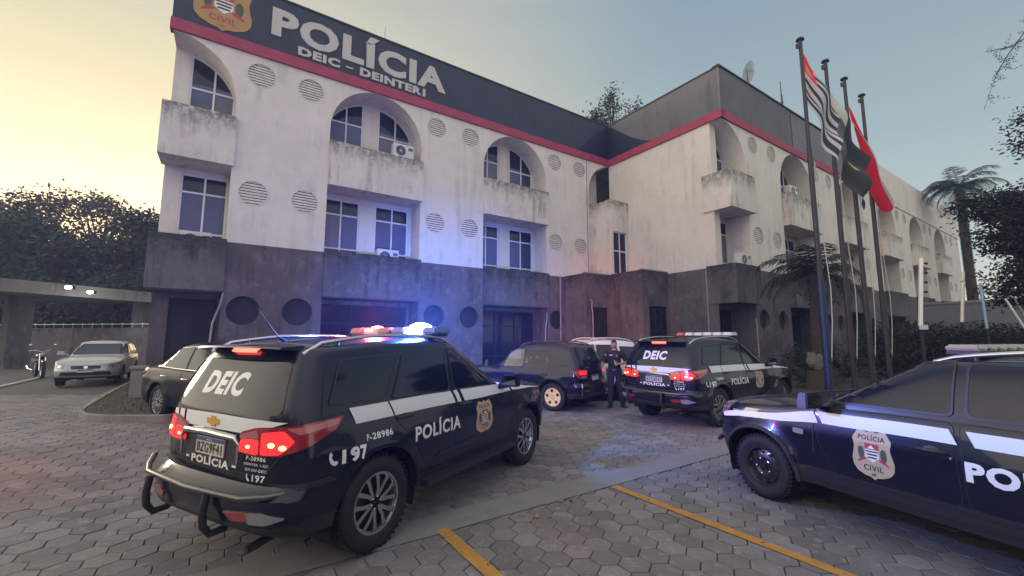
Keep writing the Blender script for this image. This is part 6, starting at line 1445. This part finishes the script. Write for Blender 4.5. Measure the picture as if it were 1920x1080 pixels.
def person(name_lab, loc, rz, J, yaw, grp=None, clothes=(CLOTH, CLOTHD), seated=False):
    """J: joints dict; local +x is forward, +y the figure's left"""
    r = empty('person', loc, rz, name_lab, 'person', grp)
    pel, chest, neck = J['pelvis'], J['chest'], J['neck']; V = lambda k: Vector(J[k])
    ch = [[(pel, (.10, .13)), (tuple(Vector(pel).lerp(Vector(chest), .5)), (.10, .125)), (chest, (.115, .15)), (neck, .055), (tuple(Vector(J['head']) - Vector((.0, 0, .06))), .052)]]
    for s_ in ('l', 'r'):
        ch.append([(chest, (.115, .15)), (J['sh' + s_], .062), (tuple(V('sh' + s_).lerp(V('el' + s_), .5)), .047), (J['el' + s_], .040), (tuple(V('el' + s_).lerp(V('wr' + s_), .4)), .040), (J['wr' + s_], .026)])
        ch.append([(pel, (.10, .13)), (J['hip' + s_], .092), (tuple(V('hip' + s_).lerp(V('kn' + s_), .5)), .078), (J['kn' + s_], .056), (tuple(V('kn' + s_).lerp(V('an' + s_), .35)), .056), (J['an' + s_], .037)])
        hd_ = (V('wr' + s_) - V('el' + s_)).normalized(); ch += hand_chains(J['wr' + s_], J.get('hd' + s_, hd_), J.get('hu' + s_, (1, 0, 0)), J.get('hs' + s_, (0, 1 if s_ == 'l' else -1, 0) if False else (.6, 0, .2)), J.get('curl' + s_, .5))
    body = skin_mesh(ch, SKIN, 'body', r); hm, Rz = head(J['head'], yaw, r)
    # join the head surface to the body mesh so that the figure stays one mesh
    bm = bmesh.new(); bm.from_mesh(body.data); me2 = bpy.data.meshes.new('h'); me2.from_pydata(hm.v, [], hm.f); bm.from_mesh(me2); bpy.data.meshes.remove(me2)
    for f in bm.faces: f.smooth = True
    bm.to_mesh(body.data); bm.free(); face_parts(J['head'], Rz, r)
    T1, T2 = clothes; e = .014
    def rings(mb, rg, m_, n=24):
        vs = [(c.x + rx * math.cos(2 * math.pi * k / n), c.y + ry * math.sin(2 * math.pi * k / n), c.z) for c, rx, ry in rg for k in range(n)]
        mb.add(vs, [(i * n + k, i * n + (k + 1) % n, (i + 1) * n + (k + 1) % n, (i + 1) * n + k) for i in range(len(rg) - 1) for k in range(n)], m_)
    P_, C_, N_ = Vector(pel), Vector(chest), Vector(neck); top = (V('shl') + V('shr')) / 2
    m = MB(); rings(m, [(P_ + Vector((0, 0, -.03)), .132, .172), (P_ + Vector((0, 0, .06)), .128, .165), (P_.lerp(C_, .5), .126, .160), (C_, .142, .190), (C_.lerp(top, .6), .138, .198), (top + Vector((0, 0, .035)), .108, .165), (top + Vector((0, 0, .07)), .075, .085), (N_ + Vector((0, 0, -.005)), .066, .066)], T1)
    for s_ in ('l', 'r'): a_s, b_s = V('sh' + s_), V('el' + s_); m.tube([a_s + Vector((0, 0, .03)) + (top - a_s) * .25, a_s, a_s.lerp(b_s, .4), a_s.lerp(b_s, .82)], [.060, .082, .074, .070], T1, 14)
    m.build('shirt', r, smooth=60)
    m = MB(); hm_2 = (V('hipl') + V('hipr')) / 2
    rings(m, [(P_ + Vector((0, 0, .03)), .126, .164), (P_ + Vector((0, 0, -.03)), .135, .176), (hm_2 + Vector((0, 0, -.03)), .135, .180), (hm_2 + Vector((0, 0, -.11)), .10, .165)], T2)
    for s_ in ('l', 'r'): a_s, k_s, n_s = V('hip' + s_), V('kn' + s_), V('an' + s_); m.tube([a_s + Vector((0, 0, .03)), a_s.lerp(k_s, .2), a_s.lerp(k_s, .6), k_s, k_s.lerp(n_s, .4), k_s.lerp(n_s, .97)], [.085, .102, .090, .080, .078, .070], T2, 16)
    m.build('trousers', r, smooth=60)
    for s_ in ('l', 'r'):
        a = V('an' + s_); f = Vector(J.get('ft' + s_, (1, 0, 0))).normalized(); m = MB(); q = Vector((a.x, a.y, a.z - .045)); side = Vector((-f.y, f.x, 0)); vs = []
        for t, w_, h_ in ((-.085, .030, .075), (-.05, .040, .09), (.03, .044, .10), (.10, .048, .065), (.16, .042, .05), (.195, .022, .03)):
            for sx, z in ((-1, 0), (-1, .6), (-.5, 1), (.5, 1), (1, .6), (1, 0)): vs.append(q + f * t + side * sx * w_ + UP * (z * h_ - .04))
        m.add(vs, [(6 * i + k, 6 * i + (k + 1) % 6, 6 * i + 6 + (k + 1) % 6, 6 * i + 6 + k) for i in range(5) for k in range(6)] + [tuple(range(6)), tuple(range(30, 36))], BLACKP); m.build('boot', r, smooth=50)
    return r
# officer: standing, weight on his right leg, left forearm across the belly with a phone, looking to his right
JO = dict(pelvis=(0, 0, .96), chest=(.01, 0, 1.30), neck=(.0, 0, 1.47), head=(.015, 0, 1.615), shl=(0, .185, 1.40), shr=(0, -.185, 1.40),
          ell=(-.05, .33, 1.16), wrl=(.20, .14, 1.12), hdl=(.35, -1, .02), hul=(.2, 0, 1), hsl=(.3, .1, 1), curll=.75,
          elr=(-.02, -.30, 1.13), wrr=(.05, -.36, .90), hdr=(.05, -.1, -1), hur=(-.3, 1, 0), hsr=(1, .1, -.1), curlr=.35,
          hipl=(0, .095, .92), hipr=(0, -.095, .92), knl=(.02, .15, .49), anl=(-.10, .19, .085), knr=(.05, -.11, .49), anr=(.06, -.12, .085), ftl=(.8, .5, 0), ftr=(1, -.35, 0))
of_ = person('police officer in black uniform standing with a phone behind the patrol car', (2.70, 11.35, 0), R(-108), JO, R(-22))
m = MB(); m.box((.245, .045, 1.15), (.075, .012, .15), DECAL, Matrix.Rotation(R(20), 3, 'X')); o = m.build('phone', None, bevel=.004)
o.location = Vector((2.70, 11.35, 0)); o.rotation_euler = (0, 0, R(-108)); tag(o, 'small pale phone held in the officer\'s left hand', 'phone')
m = MB(); m.tube([(.132 * math.cos(t) + .0, .170 * math.sin(t), .965) for t in [2 * math.pi * i / 24 for i in range(25)]], .022, BLACKP, 8); m.box((.14, 0, .965), (.02, .06, .045), CHROME); m.box((-.02, -.185, .90), (.14, .05, .17), BLACKP); m.build('duty_belt', of_, smooth=50)
m = MB(); badge(m, lambda u, v, o=0: Vector((.150 + o, u, v)), .075, 1.33, .06, .075, DECALR, e=.001); m.build('chest_badge', of_)
m = MB(); m.box((.150, -.065, 1.345), (.012, .08, .022), DECAL); m.build('name_tape', of_)
m = MB(); m.add([(.135, 0, 1.39), (.09, .045, 1.475), (.085, -.045, 1.475)], [(0, 1, 2)], SKIN) if False else None
# two people seated in the black SUV
JS = dict(pelvis=(0, 0, .62), chest=(-.06, 0, .98), neck=(-.06, 0, 1.15), head=(-.03, 0, 1.285), shl=(-.06, .18, 1.08), shr=(-.06, -.18, 1.08), ell=(.06, .24, .84), wrl=(.30, .2, .86), elr=(.06, -.24, .84), wrr=(.30, -.2, .86),
          hipl=(.02, .1, .60), hipr=(.02, -.1, .60), knl=(.42, .14, .68), knr=(.42, -.14, .68), anl=(.52, .14, .50), anr=(.52, -.14, .50), hul=(0, 0, -1), hur=(0, 0, -1))
for dx, dy, yaw_, lb, cl in ((.98, .38, 30, 'person in the front seat of the black SUV seen through the side window', (CLOTHD, CLOTHD)), (.27, .40, 40, 'person in the back seat of the black SUV seen through the side window', (CLOTH, CLOTHD))):
    a = R(146); p = Vector((1.47 + dx * math.cos(a) - dy * math.sin(a), 11.42 + dx * math.sin(a) + dy * math.cos(a), -.06)); person(lb, tuple(p), a, JS, R(yaw_), 'people inside the black SUV', cl)

# ------------------------------------------------------------------ haze: thin bluish volume added for the beacons' halo
hz = MB(); hz.box((2, 24, 8.2), (110, 70, 19.2), None)
me = bpy.data.meshes.new('haze'); me.from_pydata(hz.v, [], hz.f); hm_ = bpy.data.materials.new('halo_haze'); hm_.use_nodes = True; t = hm_.node_tree; t.nodes.clear()
o_ = t.nodes.new('ShaderNodeOutputMaterial'); pv = t.nodes.new('ShaderNodeVolumePrincipled'); pv.inputs['Density'].default_value = .0018; pv.inputs['Color'].default_value = (.55, .68, 1.0, 1); pv.inputs['Anisotropy'].default_value = .3
t.links.new(pv.outputs[0], o_.inputs['Volume']); me.materials.append(hm_); o = bpy.data.objects.new('haze', me); COL.objects.link(o); tag(o, 'thin haze volume added over the yard for the beacon halo', 'haze', kind='stuff')
